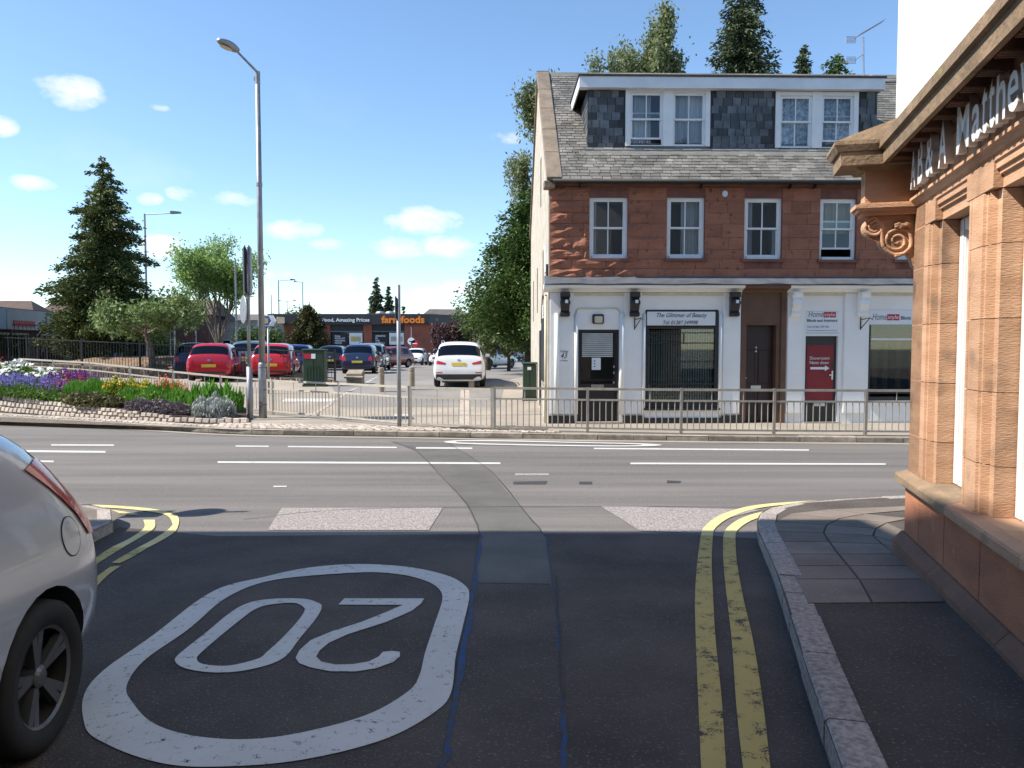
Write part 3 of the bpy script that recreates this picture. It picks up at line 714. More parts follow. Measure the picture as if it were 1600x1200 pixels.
# upper wall: backing plus individually cut stones
mb = MB(); holed(mb, 0, LEN, CORN, EAVE+.1, ups, .0, .22); mb.build('upper_wall', 'red_joint', FB)
zc = CORN+.17; rowi = 0
while zc < EAVE-.1:
    hrow = min(random.choice([.24,.27,.30,.33]), EAVE-.02-zc); 
    if hrow < .12: break
    s = .0; first = True
    while s < LEN-.05:
        l = random.uniform(.42, .95) if not first else (.55 if rowi % 2 else .85); first = False
        e = min(s+l, LEN); a, b = s, e; s = e
        segs = [(a, b)]
        for u in ups:
            if zc+hrow > u[2] and zc < u[3]:
                ns = []
                for (p, q) in segs:
                    if q <= u[0] or p >= u[1]: ns.append((p, q))
                    else:
                        if p < u[0]: ns.append((p, u[0]))
                        if q > u[1]: ns.append((u[1], q))
                segs = ns
        for p, q in segs:
            if q-p < .06: continue
            rough = .028 if a < 1.4 else .014
            zt = zc+hrow-.008
            mbx = MB().box(p+.004, q-.004, -rough*random.uniform(.6, 1.1), .001, zc, zt)
            o = mbx.build('stone_block', 'red_stone', FB)
            if a < 2.2:   # rock-faced stones near the corner
                bm = bmesh.new(); bm.from_mesh(o.data)
                fr_ = [f for f in bm.faces if f.normal.y < -.9]
                bmesh.ops.subdivide_edges(bm, edges=list({e for f in fr_ for e in f.edges}), cuts=3, use_grid_fill=True)
                for v in bm.verts:
                    if v.co.y < -.003 and p+.01 < v.co.x < q-.01 and zc+.01 < v.co.z < zt-.01: v.co.y -= random.uniform(0, .06)
                bm.to_mesh(o.data); bm.free()
    zc += hrow; rowi += 1
# gutter and eaves course
bx('eaves_course', 'sandstone_dark', 0, LEN, -.08, .0, EAVE-.10, EAVE-.02); 
MB().tube([(.05, -.3, EAVE-.045), (LEN, -.3, EAVE-.045)], .05, 8).build('gutter', 'black_matt', FB, smooth=True)
for a in (905,1094,1232,1270,1385):
    s0 = px(a,300)[0]; bx('gutter_bracket', 'black_matt', s0-.012, s0+.012, -.2, -.02, EAVE-.17, EAVE-.05)
# burglar alarm box
s0, z0 = px(1132,303); MB().lathe([(.0,-.03),(.07,-.03),(.09,0),(.07,.03),(0,.03)], (0,0,0), 12)
o = MB().box(s0-.07, s0+.07, -.07, -.014, z0-.08, z0+.08).build('alarm_box', 'sign_white', FB); bevel(o, .03, 2)
# gable (harled) and rear
PEAK = lambda d: EAVE+slope*min(d+.0, 2*RD-d)
gp = [(0,0),(DEP,0),(DEP,EAVE-.1),(RD,RIDGE-.08),(0,EAVE-.05)]
mb = MB(); mb.prism([(p[0]+.002, p[1]) for p in gp], 'x', -.03, .0); mb.build('gable_wall', 'harling', FB)
bx('gable_wall', 'harling', .0, LEN, DEP-.02, DEP, 0, EAVE-.1)
mb = MB(); mb.prism([(p[0]+.002, p[1]) for p in gp], 'x', LEN, LEN+.03); mb.build('gable_wall', 'harling', FB)
for d0, d1, z0, z1 in ((3.1,3.5,6.0,7.4),(2.0,2.35,3.1,4.6),(4.9,5.3,3.0,4.4),(7.4,7.8,2.8,4.2)):
    bx('gable_slit', 'joint_dark', -.034, -.028, d0, d1, z0, z1)
# ground-floor side window boarded black, drainpipes and cables at the corner
bx('side_panel', 'black_paint', -.075, -.03, .55, 2.3, 1.0, 2.7); bx('side_panel', 'black_paint', -.06, -.03, 2.9, 3.6, .2, 2.4)
MB().tube([(-.09, .1, 0), (-.09, .1, CORN-.25)], .035, 8).build('drainpipe', 'cream_trim', FB, smooth=True)
MB().tube([(-.07, .3, .1), (-.07, .3, CORN-.2)], .025, 8).build('drainpipe', 'black_matt', FB, smooth=True)
bx('meter_box', 'sign_white', -.12, -.03, .9, 1.15, 2.75, 3.0); bx('plaque', 'sign_white', -.05, -.03, .9, 1.4, 3.9, 4.6)
MB().tube([(-.06, .1, CORN+.2), (-.06, .1, CORN+.55)], .03, 8).build('cable_duct', 'black_matt', FB)
MB().tube(catmull([(-.08,.2,2.9),(-.12,.6,3.25),(-.1,1.5,3.2),(-.08,2.2,2.6)], 6), .012, 5).build('cable', 'black_matt', FB)
# roof
OV = .28
rf = MB(); e0 = EAVE-OV*slope*.0
rf.add([(0,-OV,EAVE-OV*.0-.02),(LEN,-OV,EAVE-.02),(LEN,RD,RIDGE-.06),(0,RD,RIDGE-.06),(0,DEP+.1,EAVE-.1),(LEN,DEP+.1,EAVE-.1)], [(0,1,2,3),(3,2,5,4)])
rf.add([(0,-OV,EAVE-.06),(LEN,-OV,EAVE-.06),(LEN,0,EAVE-.06),(0,0,EAVE-.06)], [(0,1,2,3)])
roof = rf.build('roof', 'felt', FB)
rs_len = math.hypot(RD+OV, RIDGE-EAVE); ang = math.atan2(RIDGE-EAVE, RD+OV); sm = MB(); ex = .155
ncourse = int(rs_len/ex)
for i in range(ncourse):
    t0 = i*ex; s = .28-(i % 2)*.12
    while s < LEN:
        w = random.uniform(.2, .3); s1 = min(s+w-.016, LEN)
        j = random.uniform(-.012, .012); th = random.uniform(.008, .016)
        def pt(s_, t, lift): return (s_, -OV+t*math.cos(ang)-lift*math.sin(ang), EAVE-.02+t*math.sin(ang)+lift*math.cos(ang))
        a = t0+j; b = t0+ex*1.5
        if s1-s > .06:
            sm.add([pt(s,a,.02+th),pt(s1,a,.02+th),pt(s1,b,.012),pt(s,b,.012),pt(s,a,.006),pt(s1,a,.006)], [(0,1,2,3),(4,5,1,0),(0,3,4),(1,5,2)])
        s += w
sm.build('slates', 'slate_roof', roof, kind='stuff')
# gable skew (coping stones), three long stones with a dark edge
for i in range(5):
    t0, t1 = i/5*rs_len, (i+1)/5*rs_len-.012
    f = lambda t, l: (-OV*.6+t*math.cos(ang)*.985-l*math.sin(ang), EAVE-.05+t*math.sin(ang)+l*math.cos(ang))
    mb = MB(); mb.prism([f(t0,-.02), f(t1,-.02), f(t1,.14), f(t0,.14)], 'x', -.09, .29); bevel(mb.build('coping_stone', 'coping', FB), .012)
mb = MB(); mb.prism([(RD,RIDGE-.05),(DEP+.1,EAVE-.1),(DEP+.1,EAVE+.05),(RD,RIDGE+.09)], 'x', -.09, .28); mb.build('coping_stone', 'coping', FB)
bx('skew_putt', 'coping', -.16, .12, -.22, .12, EAVE-.2, EAVE-.02, bev=.02)
for i in range(12):
    s0 = .3+i*1.2; o = MB(); o.prism([(RD-.16,RIDGE-.12),(RD,RIDGE+.05),(RD+.16,RIDGE-.12)], 'x', s0, min(s0+1.19, LEN)); o.build('ridge_tile', 'slate_roof', roof)
# dormer
DD = 1.0
ds0, _ = px(919,180,DD); ds1, _ = px(1370,190,DD); dzb = px(1100,236,DD)[1]; dzt = px(1100,141,DD)[1]
dw = [rc(977,139,1109,229,DD), rc(1211,144,1340,232,DD)]
mb = MB(); holed(mb, ds0, ds1, dzb-.05, dzt, dw, DD, .15); 
zb_at = lambda d: EAVE-.02+(d+OV)*math.tan(ang)
dback = (dzt-EAVE)/math.tan(ang)-OV
for s0 in (ds0, ds1): mb.add([(s0,DD,dzb-.05),(s0,DD,dzt),(s0,dback+.2,dzt),(s0,dback,dzt-.05)], [(0,1,2,3)])
dormer = mb.build('dormer', 'felt', FB)
bx('dormer_sill', 'lead', ds0-.1, ds1+.1, DD-.16, DD, dzb-.07, dzb-.02, dormer)
bx('dormer_flashing', 'cream_trim', ds0-.25, ds1+.1, DD-.28, DD-.14, dzb-.17, dzb-.09, dormer)
rows_n = 8; rh = (dzt-dzb)/rows_n
slm = MB().box(-.5,.5,-.5,.5,-.5,.5); sl_me = shared('slate', slm, 'slate_dark')
for i in range(rows_n):
    s = ds0-(.12 if i % 2 else 0)
    while s < ds1:
        w = random.uniform(.19, .27); a, b = max(s, ds0), min(s+w, ds1); s += w; z0 = dzb+i*rh
        if b-a < .05: continue
        if any(b > h[0]+.02 and a < h[1]-.02 and z0+rh > h[2]-.06 and z0 < h[3] for h in dw): continue
        piece('slate', sl_me, dormer, ((a+b)/2, DD-.014, z0+rh/2-.01+random.uniform(-.008,.008)), (R(4.5), random.uniform(-.03,.03), 0), (b-a-.016, .014, rh*1.0))
for i in range(rows_n):   # left cheek
    z0 = dzb+i*rh; d0 = max(DD, (z0-EAVE)/math.tan(ang)-OV-.1)
    d = DD
    dmax = (z0+rh*.5-EAVE)/math.tan(ang)-OV
    while d < dmax:
        e = min(d+.24, dmax); piece('slate', sl_me, dormer, (ds0-.012, (d+e)/2, z0+rh/2), (0, R(2.4), 0), (.012, e-d-.006, rh*1.0)); d += .24
fz0, fz1 = dzt-.02, px(1100,121,DD-.2)[1]
fs0, fs1 = px(905,128,DD-.2)[0], px(1382,133,DD-.2)[0]
fsb = (fz1-.1-EAVE)/math.tan(ang)-OV
bx('fascia_board', 'fascia_white', fs0, fs1, DD-.24, DD-.2, fz0, fz1, dormer); bx('fascia_board', 'fascia_white', fs0-.0, fs0+.03, DD-.199, fsb, fz0, fz1, dormer)
bx('fascia_board', 'fascia_white', fs1-.03, fs1, DD-.199, fsb, fz0, fz1, dormer)
bx('soffit', 'fascia_white', fs0+.03, fs1-.03, DD-.199, DD+.02, fz0+.01, fz0+.03, dormer)
bx('dormer_roof', 'felt', fs0-.03, fs1+.03, DD-.27, fsb+.3, fz1+.001, fz1+.05, dormer)
for i in range(26):
    s0 = fs0+.2+i*(fs1-fs0-.3)/25; bx('fixing', 'sign_white', s0-.012, s0+.012, DD-.246, DD-.24, fz0+.05+.12*(i % 2), fz0+.075+.12*(i % 2), dormer)

def sash(r, d, parent, cols=2, drop=0., up=0., curtain=None, fr=.07, name='window', cside=0, glass='glass'):
    s0, s1, z0, z1 = r; mb = MB(); D0, D1 = d, d+.09
    mb.box(s0, s0+fr, D0, D1, z0, z1); mb.box(s1-fr, s1, D0, D1, z0, z1); mb.box(s0+fr, s1-fr, D0+.001, D1, z1-fr*.8, z1); mb.box(s0+fr, s1-fr, D0-.03, D1, z0, z0+fr*1.1)
    zm = (z0+z1)/2+.03
    a, b = s0+fr, s1-fr
    w = bevel(mb.build(name, 'white_gloss', parent), .006)
    def sashf(zb, zt, dd, nm):
        m2 = MB(); st = .045
        m2.box(a, a+st, dd, dd+.04, zb, zt); m2.box(b-st, b, dd, dd+.04, zb, zt); m2.box(a+st, b-st, dd+.001, dd+.039, zb, zb+st); m2.box(a+st, b-st, dd+.001, dd+.039, zt-st, zt)
        for i in range(1, cols):
            c = a+(b-a)*i/cols; m2.box(c-.014, c+.014, dd+.004, dd+.036, zb+st, zt-st)
        m2.build('sash', 'white_gloss', w)
        for i in range(cols):
            c0 = a+(b-a)*i/cols; c1 = a+(b-a)*(i+1)/cols
            tl_ = random.uniform(-.003,.003)
            MB().add([(c0+.01,dd+.02+tl_,zb+.03),(c1-.01,dd+.02-tl_,zb+.03),(c1-.01,dd+.02-tl_,zt-.03),(c0+.01,dd+.02+tl_,zt-.03)], [(0,1,2,3)]).build('pane', glass, w)
    sashf(zm-.04-drop, z1-fr*.8-drop, D0+.015, 'sash'); sashf(z0+fr*1.1+up, zm+up, D0+.058, 'sash')
    # room box behind
    r_ = MB().add([(s0,D1+.02,z0),(s1,D1+.02,z0),(s1,D1+.02,z1),(s0,D1+.02,z1),(s0,D1+.9,z0),(s1,D1+.9,z0),(s1,D1+.9,z1),(s0,D1+.9,z1)], [(4,5,6,7),(0,4,7,3),(1,2,6,5),(0,1,5,4),(3,7,6,2)])
    r_.build('room', 'interior', w)
    if curtain:
        cm, f0, f1, zt0 = curtain; m3 = MB(); n = 26; cs0 = a+(b-a)*f0; cs1 = a+(b-a)*f1
        for i in range(n+1):
            s_ = cs0+(cs1-cs0)*i/n; y_ = D1+.1+.03*math.sin(i*1.9)+.015*math.sin(i*.7)
            sk = cside*(i/n if cside > 0 else 1-i/n)
            m3.v += [(s_, y_, z1-.03), (s_+0*sk, y_, z0+(z1-z0)*zt0)]
        m3.f = [(2*i, 2*i+2, 2*i+3, 2*i+1) for i in range(n)]
        m3.build('curtain', cm, w, smooth=True)
    return w
sash(ups[0], .07, FB, curtain=('curtain',0,.16,.04)); sash(ups[1], .07, FB, curtain=('curtain',.42,1,.05)); sash(ups[2], .07, FB, curtain=('curtain',.02,.24,.02))
sash(ups[3], .07, FB, drop=0, up=.2, curtain=('blind_yellow',0,1,.45)); sash(ups[4], .07, FB)
for u in ups: bx('window_ledge', 'red_joint', u[0]-.06, u[1]+.06, -.07, .06, u[2]-.07, u[2]-.001)
# pairs of dormer sashes in one white surround
for k, h in enumerate(dw):
    s0, s1, z0, z1 = h; m = (s0+s1)/2
    bx('window_surround', 'white_gloss', s0, s0+.12, DD-.05, DD+.1, z0, z1, dormer); bx('window_surround', 'white_gloss', s1-.12, s1, DD-.05, DD+.1, z0, z1, dormer)
    bx('window_surround', 'white_gloss', m-.13, m+.13, DD-.05, DD+.1, z0, z1, dormer); bx('window_surround', 'white_gloss', s0+.12, m-.13, DD-.04, DD+.1, z1-.1, z1, dormer); bx('window_surround', 'white_gloss', m+.13, s1-.12, DD-.04, DD+.1, z1-.1, z1, dormer)
    cm = 'curtain' if k == 0 else 'curtain_lace'
    def sub(r, **kw): return sash(r, DD-.01, FB, fr=.025, **kw)
    sub((s0+.12, m-.13, z0, z1-.1), curtain=(cm,0,.68 if k == 0 else 1,.02), up=.17 if k == 0 else 0)
    sub((m+.13, s1-.12, z0, z1-.1), curtain=(cm,0,1,.02), up=.16 if k else 0)
    bx('dormer_panel', 'lead', s0+.02, s1-.02, DD-.03, DD, dzb+.02, z0-.015, dormer)
# cornice above the shops with lead flashing
def cornice(s0, s1, mat, z):
    mb = MB(); mb.prism([(0,z-.16),(-.06,z-.155),(-.08,z-.11),(-.2,z-.08),(-.3,z-.06),(-.32,z),(0,z+.03)], 'x', s0, s1); return mb.build('cornice', mat, FB)
zC = CORN+.0
cornice(-.16, brown0-.0, 'white_paint', zC); cornice(brown0+.001, brown1-.001, 'brown_paint', zC-.005); cornice(brown1, LEN, 'white_paint', zC)
mb = MB(); mb.prism([(-.34,zC+.004),(-.34,zC+.03),(0.0,zC+.25),(0.0,zC+.0)], 'x', -.14, LEN); mb.build('lead_flashing', 'lead', FB)
MB().tube(catmull([(i*.62, -.345, zC+.02+.018*math.sin(i*2.3)) for i in range(0, 23)], 3), .012, 5).build('cable', 'black_matt', FB)
bx('frieze_moulding', 'cream_trim', .02, brown0, -.035, -.001, zC-.235, zC-.165); bx('frieze_moulding', 'cream_trim', brown1, LEN, -.035, -.001, zC-.235, zC-.165)
# scrolled consoles under the cornice
def console(pxc, mat, stud):
    s0 = px(pxc,470)[0]; w = .105; z1 = zC-.16; z0 = px(pxc,495)[1]; h = z1-z0
    pr = [(0,z1),(-.25,z1),(-.26,z1-.1*h),(-.22,z1-.2*h),(-.17,z1-.26*h),(-.21,z1-.36*h),(-.22,z1-.5*h),(-.17,z1-.66*h),(-.12,z1-.76*h),(-.10,z1-.8*h),(-.13,z1-.86*h),(-.13,z1-.95*h),(-.09,z0),(0,z0)]
    mb = MB(); mb.prism([(y-.05, z) for y, z in pr], 'x', s0-w, s0+w)
    for zz in (.14, .44, .9): mb.tube([(s0-w-.018, -.05-.17+.08*(zz > .8), z1-zz*h), (s0+w+.018, -.05-.17+.08*(zz > .8), z1-zz*h)], .05, 8)
    o = mb.build('console', mat, FB)
    if stud: bx('console_stud', 'sign_white', s0-.005, s0+.065, -.3, -.27, z1-.46*h, z1-.33*h, o)
for p_, m_, st in ((882,'black_paint',1),(990,'black_paint',1),(1145,'black_paint',1),(1240,'white_paint',0),(1345,'white_paint',0)): console(p_, m_, st)
# hanging-sign brackets
for a in (991,1343):
    s0 = px(a,510)[0]; z1, z0 = px(a,496)[1], px(a,515)[1]; mb = MB()
    mb.tube([(s0,-.06,z1),(s0,-.06,z0)], .014, 6); mb.tube([(s0,-.06,z1-.06),(s0+.12,-.3,z1-.02),(s0+.15,-.36,z1-.07)], .011, 6); mb.tube([(s0,-.06,z0+.02),(s0+.12,-.3,z1-.02)], .011, 6)
    mb.build('sign_bracket', 'black_matt', FB)
# shop one: door
def arch(s0, s1, z0, z1, r_, d, mat, name):
    mb = MB(); pts = [(s0,z0),(s1,z0)]+[(s1-r_+r_*math.cos(t), z1-r_+r_*math.sin(t)) for t in np.linspace(0, math.pi/2, 6)]+[(s0+r_-r_*math.sin(t), z1-r_+r_*math.cos(t)) for t in np.linspace(0, math.pi/2, 6)]
    n = len(pts); cx = (s0+s1)/2
    mb.prism(pts, 'y', d, d+.02); return mb.build(name, mat, FB)
a = rc(900,482,968,513); arch(a[0], a[1], a[2], a[3], .12, -.012, 'white_paint', 'overdoor_panel')
mb = MB(); 
for i in range(len(np.linspace(0,1,8))-1): pass
sA, sB, zA, zB = a; arcp = [(sA-.005,-.02,zA)]+[(sA+.12-.12*math.cos(t), -.02, zB-.12+.12*math.sin(t)) for t in np.linspace(0, math.pi/2, 6)]+[(sB-.12+.12*math.sin(t), -.02, zB-.12+.12*math.cos(t)) for t in np.linspace(0, math.pi/2, 6)]+[(sB+.005,-.02,zA)]
MB().tube(arcp, .018, 6).build('overdoor_moulding', 'cream_trim', FB)
l = rc(925,491,943,506); o = bx('bulkhead_light', 'plastic_dark', l[0], l[1], -.1, -.013, l[2], l[3], bev=.025); o2 = bx('light_lens', 'cream_trim', l[0]+.05, l[1]-.04, -.125, -.1, l[2]+.02, l[3]-.05, o, bev=.02)
def door(r, d, mat, frame_mat, name='door', fw=.07):
    s0, s1, z0, z1 = r; mb = MB(); mb.box(s0, s0+fw, d-.06, d+.06, z0, z1); mb.box(s1-fw, s1, d-.06, d+.06, z0, z1); mb.box(s0+fw, s1-fw, d-.059, d+.06, z1-fw, z1)
    f = mb.build('door_frame', frame_mat, FB); return bx(name, mat, s0+fw+.004, s1-fw-.004, d-.02, d+.03, z0+.01, z1-fw-.004)
D1_ = door(door1, .1, 'black_paint', 'black_paint')
g = rc(908,520,960,558); gg = rc(908,520,960,600)
bx('door_glazing', 'glass_shop', gg[0], gg[1], .068, .076, gg[2], gg[3], D1_)
for i in range(12):
    z = g[2]+(g[3]-g[2])*(i+.5)/12; bx('blind_slat', 'blind_strip', g[0]+.03, g[1]-.03, .058, .064, z-.018, z+.012, D1_)
n_ = rc(925,559,939,578); bx('notice', 'sign_white', n_[0], n_[1], .05, .054, n_[2], n_[3], D1_)
for i in range(3): bx('notice_mark', 'sign_grey_text', n_[0]+.05, n_[0]+.09, .047, .05, n_[2]+.07+i*.07, n_[2]+.1+i*.07, D1_)
l = rc(924,601,944,606); bx('letterbox', 'chrome', l[0], l[1], .06, .08, l[2], l[3], D1_); 
for z in (1.0, 1.25, 1.4): bx('door_lock', 'chrome', door1[1]-.14, door1[1]-.1, .04, .08, z, z+.06, D1_)
# painted house number on the pier
t_ = rc(876,551,886,560); textmesh('43', 'sign_black', 'house_number', FB, t_, -.051, .003, .3)
t_ = rc(875,547,888,550.4); textmesh('The Glimmer', 'sign_grey_text', 'pier_lettering', FB, t_, -.051, .003, .3); t_ = rc(875,562,887,565); textmesh('of Beauty', 'sign_grey_text', 'pier_lettering', FB, t_, -.051, .003, .3)
# shop window one
s0, s1, z0, z1 = win1; mb = MB(); fw = .085
zs_ = rc(1010,486,1118,509.5)[2]
mb.box(s0, s0+fw, -.02, .12, z0, z1-.03); mb.box(s1-fw, s1, -.02, .12, z0, z1-.03); mb.box(s0+fw, s1-fw, -.019, .12, z0, z0+.12); mb.box(s0+fw, s1-fw, -.019, .12, zs_-.07, zs_-.002); mb.box(s0+.03, s1-.03, -.02, .12, z1-.07, z1)
wf = bevel(mb.build('shop_window', 'black_paint', FB), .01)
bx('pane', 'glass_shop', s0+fw, s1-fw, .05, .058, z0+.12, zs_-.07, wf)
zt = px(1060,520)[1]; bx('glazing_bar', 'black_paint', s0+fw, s1-fw, .03, .07, zt-.012, zt+.012, wf); zt = px(1060,536)[1]; bx('glazing_bar', 'black_paint', s0+fw, s1-fw, .03, .07, zt-.014, zt+.014, wf)
bx('glazing_bar', 'black_paint', (s0+s1)/2+.05, (s0+s1)/2+.075, .03, .07, zt, px(1060,520)[1], wf)
zt = px(1060,600)[1]; bx('glazing_bar', 'black_paint', s0+fw, s1-fw, .03, .07, zt-.02, zt+.02, wf)
for i in range(26):
    s_ = s0+fw+.05+i*(s1-s0-2*fw-.1)/25; piece('blind_slat', shared('blind_slat', MB().box(-.5,.5,-.5,.5,-.5,.5), 'blind_strip') if i == 0 else bs_me, wf, (s_, .16, (z0+.14+zs_-.1)/2), (0,0,R(38)), (.055, .004, zs_-.1-z0-.14))
    if i == 0: bs_me = bpy.data.objects[-1].data if False else [c for c in wf.children if c.name.startswith('blind_slat')][0].data
MB().add([(s0,.9,z0),(s1,.9,z0),(s1,.9,z1),(s0,.9,z1),(s0,.12,z0),(s1,.12,z0),(s1,.12,z1),(s0,.12,z1)], [(0,1,2,3),(0,4,7,3),(1,2,6,5),(0,1,5,4),(3,7,6,2)]).build('room', 'interior', wf)
sb = rc(1010.5,487,1117.5,508.5); o = bx('sign_board', 'sign_white', sb[0], sb[1], -.03, .1, sb[2], sb[3], bev=.01)
textmesh('The Glimmer of Beauty', 'sign_black', 'sign_lettering', o, rc(1026,489,1104,498), -.031, .004, .35); textmesh('Tel: 01387 249998', 'sign_black', 'sign_lettering', o, rc(1036,501,1090,507), -.031, .004, .3)
# brown doorcase: dark door with number 44
mb = MB(); s0, s1, z0, z1 = door2
D2_ = bx('door', 'maroon_paint', s0+.01, s1-.01, .22, .27, z0, z1-.0); bx('transom_panel', 'maroon_paint', s0, s1, .2, .24, z1-.0, z1+.02)
for (a0, a1, b0, b1) in ((.12,.45,.15,.85),(.55,.88,.15,.85),(.12,.45,1.0,1.85),(.55,.88,1.0,1.85)):
    bx('door_panel', 'maroon_paint', s0+(s1-s0)*a0, s0+(s1-s0)*a1, .205, .221, b0, b1, D2_, bev=.012)
textmesh('4\n4', 'sign_white', 'house_number', D2_, rc(1183.5,541,1187,551), .204, .004); l = rc(1177,603,1193,608); bx('letterbox', 'chrome', l[0], l[1], .2, .222, l[2], l[3], D2_)
bx('door_handle', 'chrome', s0+.07, s0+.11, .19, .22, 1.35, 1.6, D2_); bx('door_handle', 'chrome', s0+.07, s0+.16, .17, .22, 1.12, 1.15, D2_)
arch(door2[0], door2[1], px(1186,508)[1]+.0, px(1186,482)[1], .12, -.002, 'brown_paint', 'overdoor_panel')
# shop two: sign panel, red poster door
sp = rc(1258,484,1312,520); o = bx('sign_board', 'sign_white', door3[0], door3[1], -.004, .03, sp[2], door3[3]-.004, bev=.006)
def homestyle(o, x0, y0, x1, y1, d):
    w = x1-x0; textmesh('Home', 'sign_grey_text', 'sign_lettering', o, rc(x0, y0, x0+w*.54, y1), d, .003, .25)
    b = rc(x0+w*.55, y0+1, x1, y1); q = bx('sign_patch', 'sign_red', b[0], b[1], d-.003, d, b[2]-.01, b[3], o)
    textmesh('style', 'sign_white', 'sign_lettering', o, (b[0]+.02, b[1]-.02, b[2]-.005, b[3]-.02), d-.0035, .003)
homestyle(o, 1263, 486.5, 1306, 495.5, -.005)
textmesh('Blinds and Interiors', 'sign_black', 'sign_lettering', o, rc(1261,498.5,1308,503), -.005, .003, 0, .012); textmesh('Tel: 01387 279 901', 'sign_grey_text', 'sign_lettering', o, rc(1261,509,1295,512.5), -.005, .003)
textmesh('www.homestyleblinds-interiors.co.uk', 'sign_grey_text', 'sign_lettering', o, rc(1261,515.6,1308,517.6), -.005, .003)
dz = px(1283,525)[1]; bx('transom', 'white_gloss', door3[0], door3[1], .0, .12, dz, sp[2]-.01)
D3_ = bx('door', 'black_paint', door3[0]+.01, door3[1]-.01, .1, .15, .02, dz-.004); r_ = rc(1262,539,1304,625)
rp_ = bx('poster_panel', 'red_panel', r_[0], r_[1], .085, .099, r_[2], r_[3], D3_)
for i in range(17):
    z = r_[2]+(r_[3]-r_[2])*(i+.5)/17; bx('panel_rib', 'red_panel', r_[0], r_[1], .078, .0851, z-.012, z+.012, D3_)
textmesh('Showroom\nNext door', 'sign_white', 'poster_lettering', D3_, rc(1267,557,1298,569), .077, .003)
ar = rc(1268,571,1298,580); zc_ = (ar[2]+ar[3])/2; w_ = ar[1]-ar[0]
mb = MB(); mb.prism([(ar[0],zc_-.03),(ar[0]+w_*.76,zc_-.03),(ar[0]+w_*.76,ar[2]),(ar[1],zc_),(ar[0]+w_*.76,ar[3]),(ar[0]+w_*.76,zc_+.03),(ar[0],zc_+.03)], 'y', .073, .077); mb.build('arrow', 'sign_white', D3_)
bx('door_handle', 'chrome', door3[1]-.13, door3[1]-.09, .06, .1, 1.1, 1.32, D3_); bx('door_handle', 'chrome', door3[1]-.19, door3[1]-.09, .05, .07, 1.2, 1.23, D3_); bx('letterbox', 'chrome', (door3[0]+door3[1])/2-.16, (door3[0]+door3[1])/2+.14, .08, .1, .42, .5, D3_)
bx('door_plate', 'plastic_dark', door3[1]-.14, door3[1]-.08, .08, .1, 1.38, 1.56, D3_)
sp2 = rc(1357,484,1462,507); o = bx('sign_board', 'sign_white', win2[0], win2[1], -.004, .03, sp2[2], win2[3]-.004)
homestyle(o, 1363, 490, 1405, 500, -.005); textmesh('Blinds', 'sign_black', 'sign_lettering', o, rc(1407.5,494,1423,499.5), -.005, .003, 0, .012)
s0, s1, z0, z1 = win2; z1 = sp2[2]
mb = MB(); mb.box(s0, s0+.05, 0, .1, z0, z1-.01); mb.box(s1-.05, s1, 0, .1, z0, z1-.01); mb.box(s0+.05, s1-.05, .001, .1, z0, z0+.06); wf2 = mb.build('shop_window', 'black_paint', FB)
zt = px(1390,530)[1]; bx('glazing_bar', 'sign_white', s0+.05, s1-.05, .02, .07, zt-.02, zt+.02, wf2); bx('pane', 'glass_shop', s0+.05, s1-.05, .045, .052, z0+.06, z1, wf2)
MB().add([(s0,1.2,z0),(s1,1.2,z0),(s1,1.2,z1),(s0,1.2,z1),(s0,.12,z0),(s1,.12,z0),(s1,.12,z1),(s0,.12,z1)], [(0,1,2,3),(0,4,7,3),(1,2,6,5),(0,1,5,4),(3,7,6,2)]).build('room', 'interior', wf2)
for i in range(9):
    s_ = s0+.35+i*.16; bx('display_fabric', 'interior' if i % 2 else 'brown_paint', s_, s_+.13, .5+.04*(i % 3), .53+.04*(i % 3), z0+.25, z1-.35, wf2)
bx('door_step', 'paving', door1[0]-.05, door1[1]+.05, -.2, .02, -.02, .05); bx('door_step', 'paving', door3[0]-.05, door3[1]+.05, -.12, .02, -.02, .03)
# roof aerial
ae = thing('roof_aerial', 'thin television aerial with two reflectors on the slate roof ridge', 'aerial', W1.p0+W1.t*px(1350,118,4.2)[0]+W1.n*4.2+Vector((0,0,RIDGE-.2)))
o = origin(ae); Y_ = o.y
mk = lambda a, b: at(a, b, Y_)
MB().tube([o-Vector((0,0,.2)), mk(1349,58)], .022, 6).build('mast', 'galv', ae, True)
mb = MB(); mb.tube([mk(1334,60), mk(1380,33)], .014, 5)
for t in np.linspace(.15,1,14):
    c = mk(1334+(46)*t, 60-27*t); mb.tube([c+Vector((0,-.2,-.0)), c+Vector((0,.2,0))], .006, 4)
mb.build('boom', 'galv', ae, True)
def refl(px0, py0):
    mb = MB()
    for i in range(6):
        mb.tube([mk(px0, py0+i*2), mk(px0+15, py0+i*2)], .008, 4)
    for i in range(3): mb.tube([mk(px0+i*7.5, py0), mk(px0+i*7.5, py0+10)], .009, 4)
    mb.build('reflector', 'galv', ae, True)
refl(1322,57); refl(1322,89); MB().tube([mk(1336,94), mk(1349,84)], .014, 5).build('arm', 'galv', ae, True)

# ================================================================== NEAR RIGHT SANDSTONE SHOP
c0 = Vector((3.17, 6.1, 0)); RB = thing('sandstone_shop', 'orange sandstone shop on the street corner with heavy cornice and white raised lettering', 'building',
        (3.17, 6.1, rz(6.1)+.1), math.atan2(-.969, -.246))
W2 = Wall(RB); ZB = RB.location.z
L2 = 34.; up_z = lambda z: z-ZB     # world height -> local
SILL, LINT, FRZ, COR = up_z(.70), up_z(2.60), up_z(2.80), up_z(3.14)
def rb(name, mat, s0, s1, d0, d1, z0, z1, parent=RB, bev=0, **k):
    o = MB().box(s0, s1, d0, d1, z0, z1).build(name, mat, parent, **k)
    if bev: bevel(o, bev)
    return o
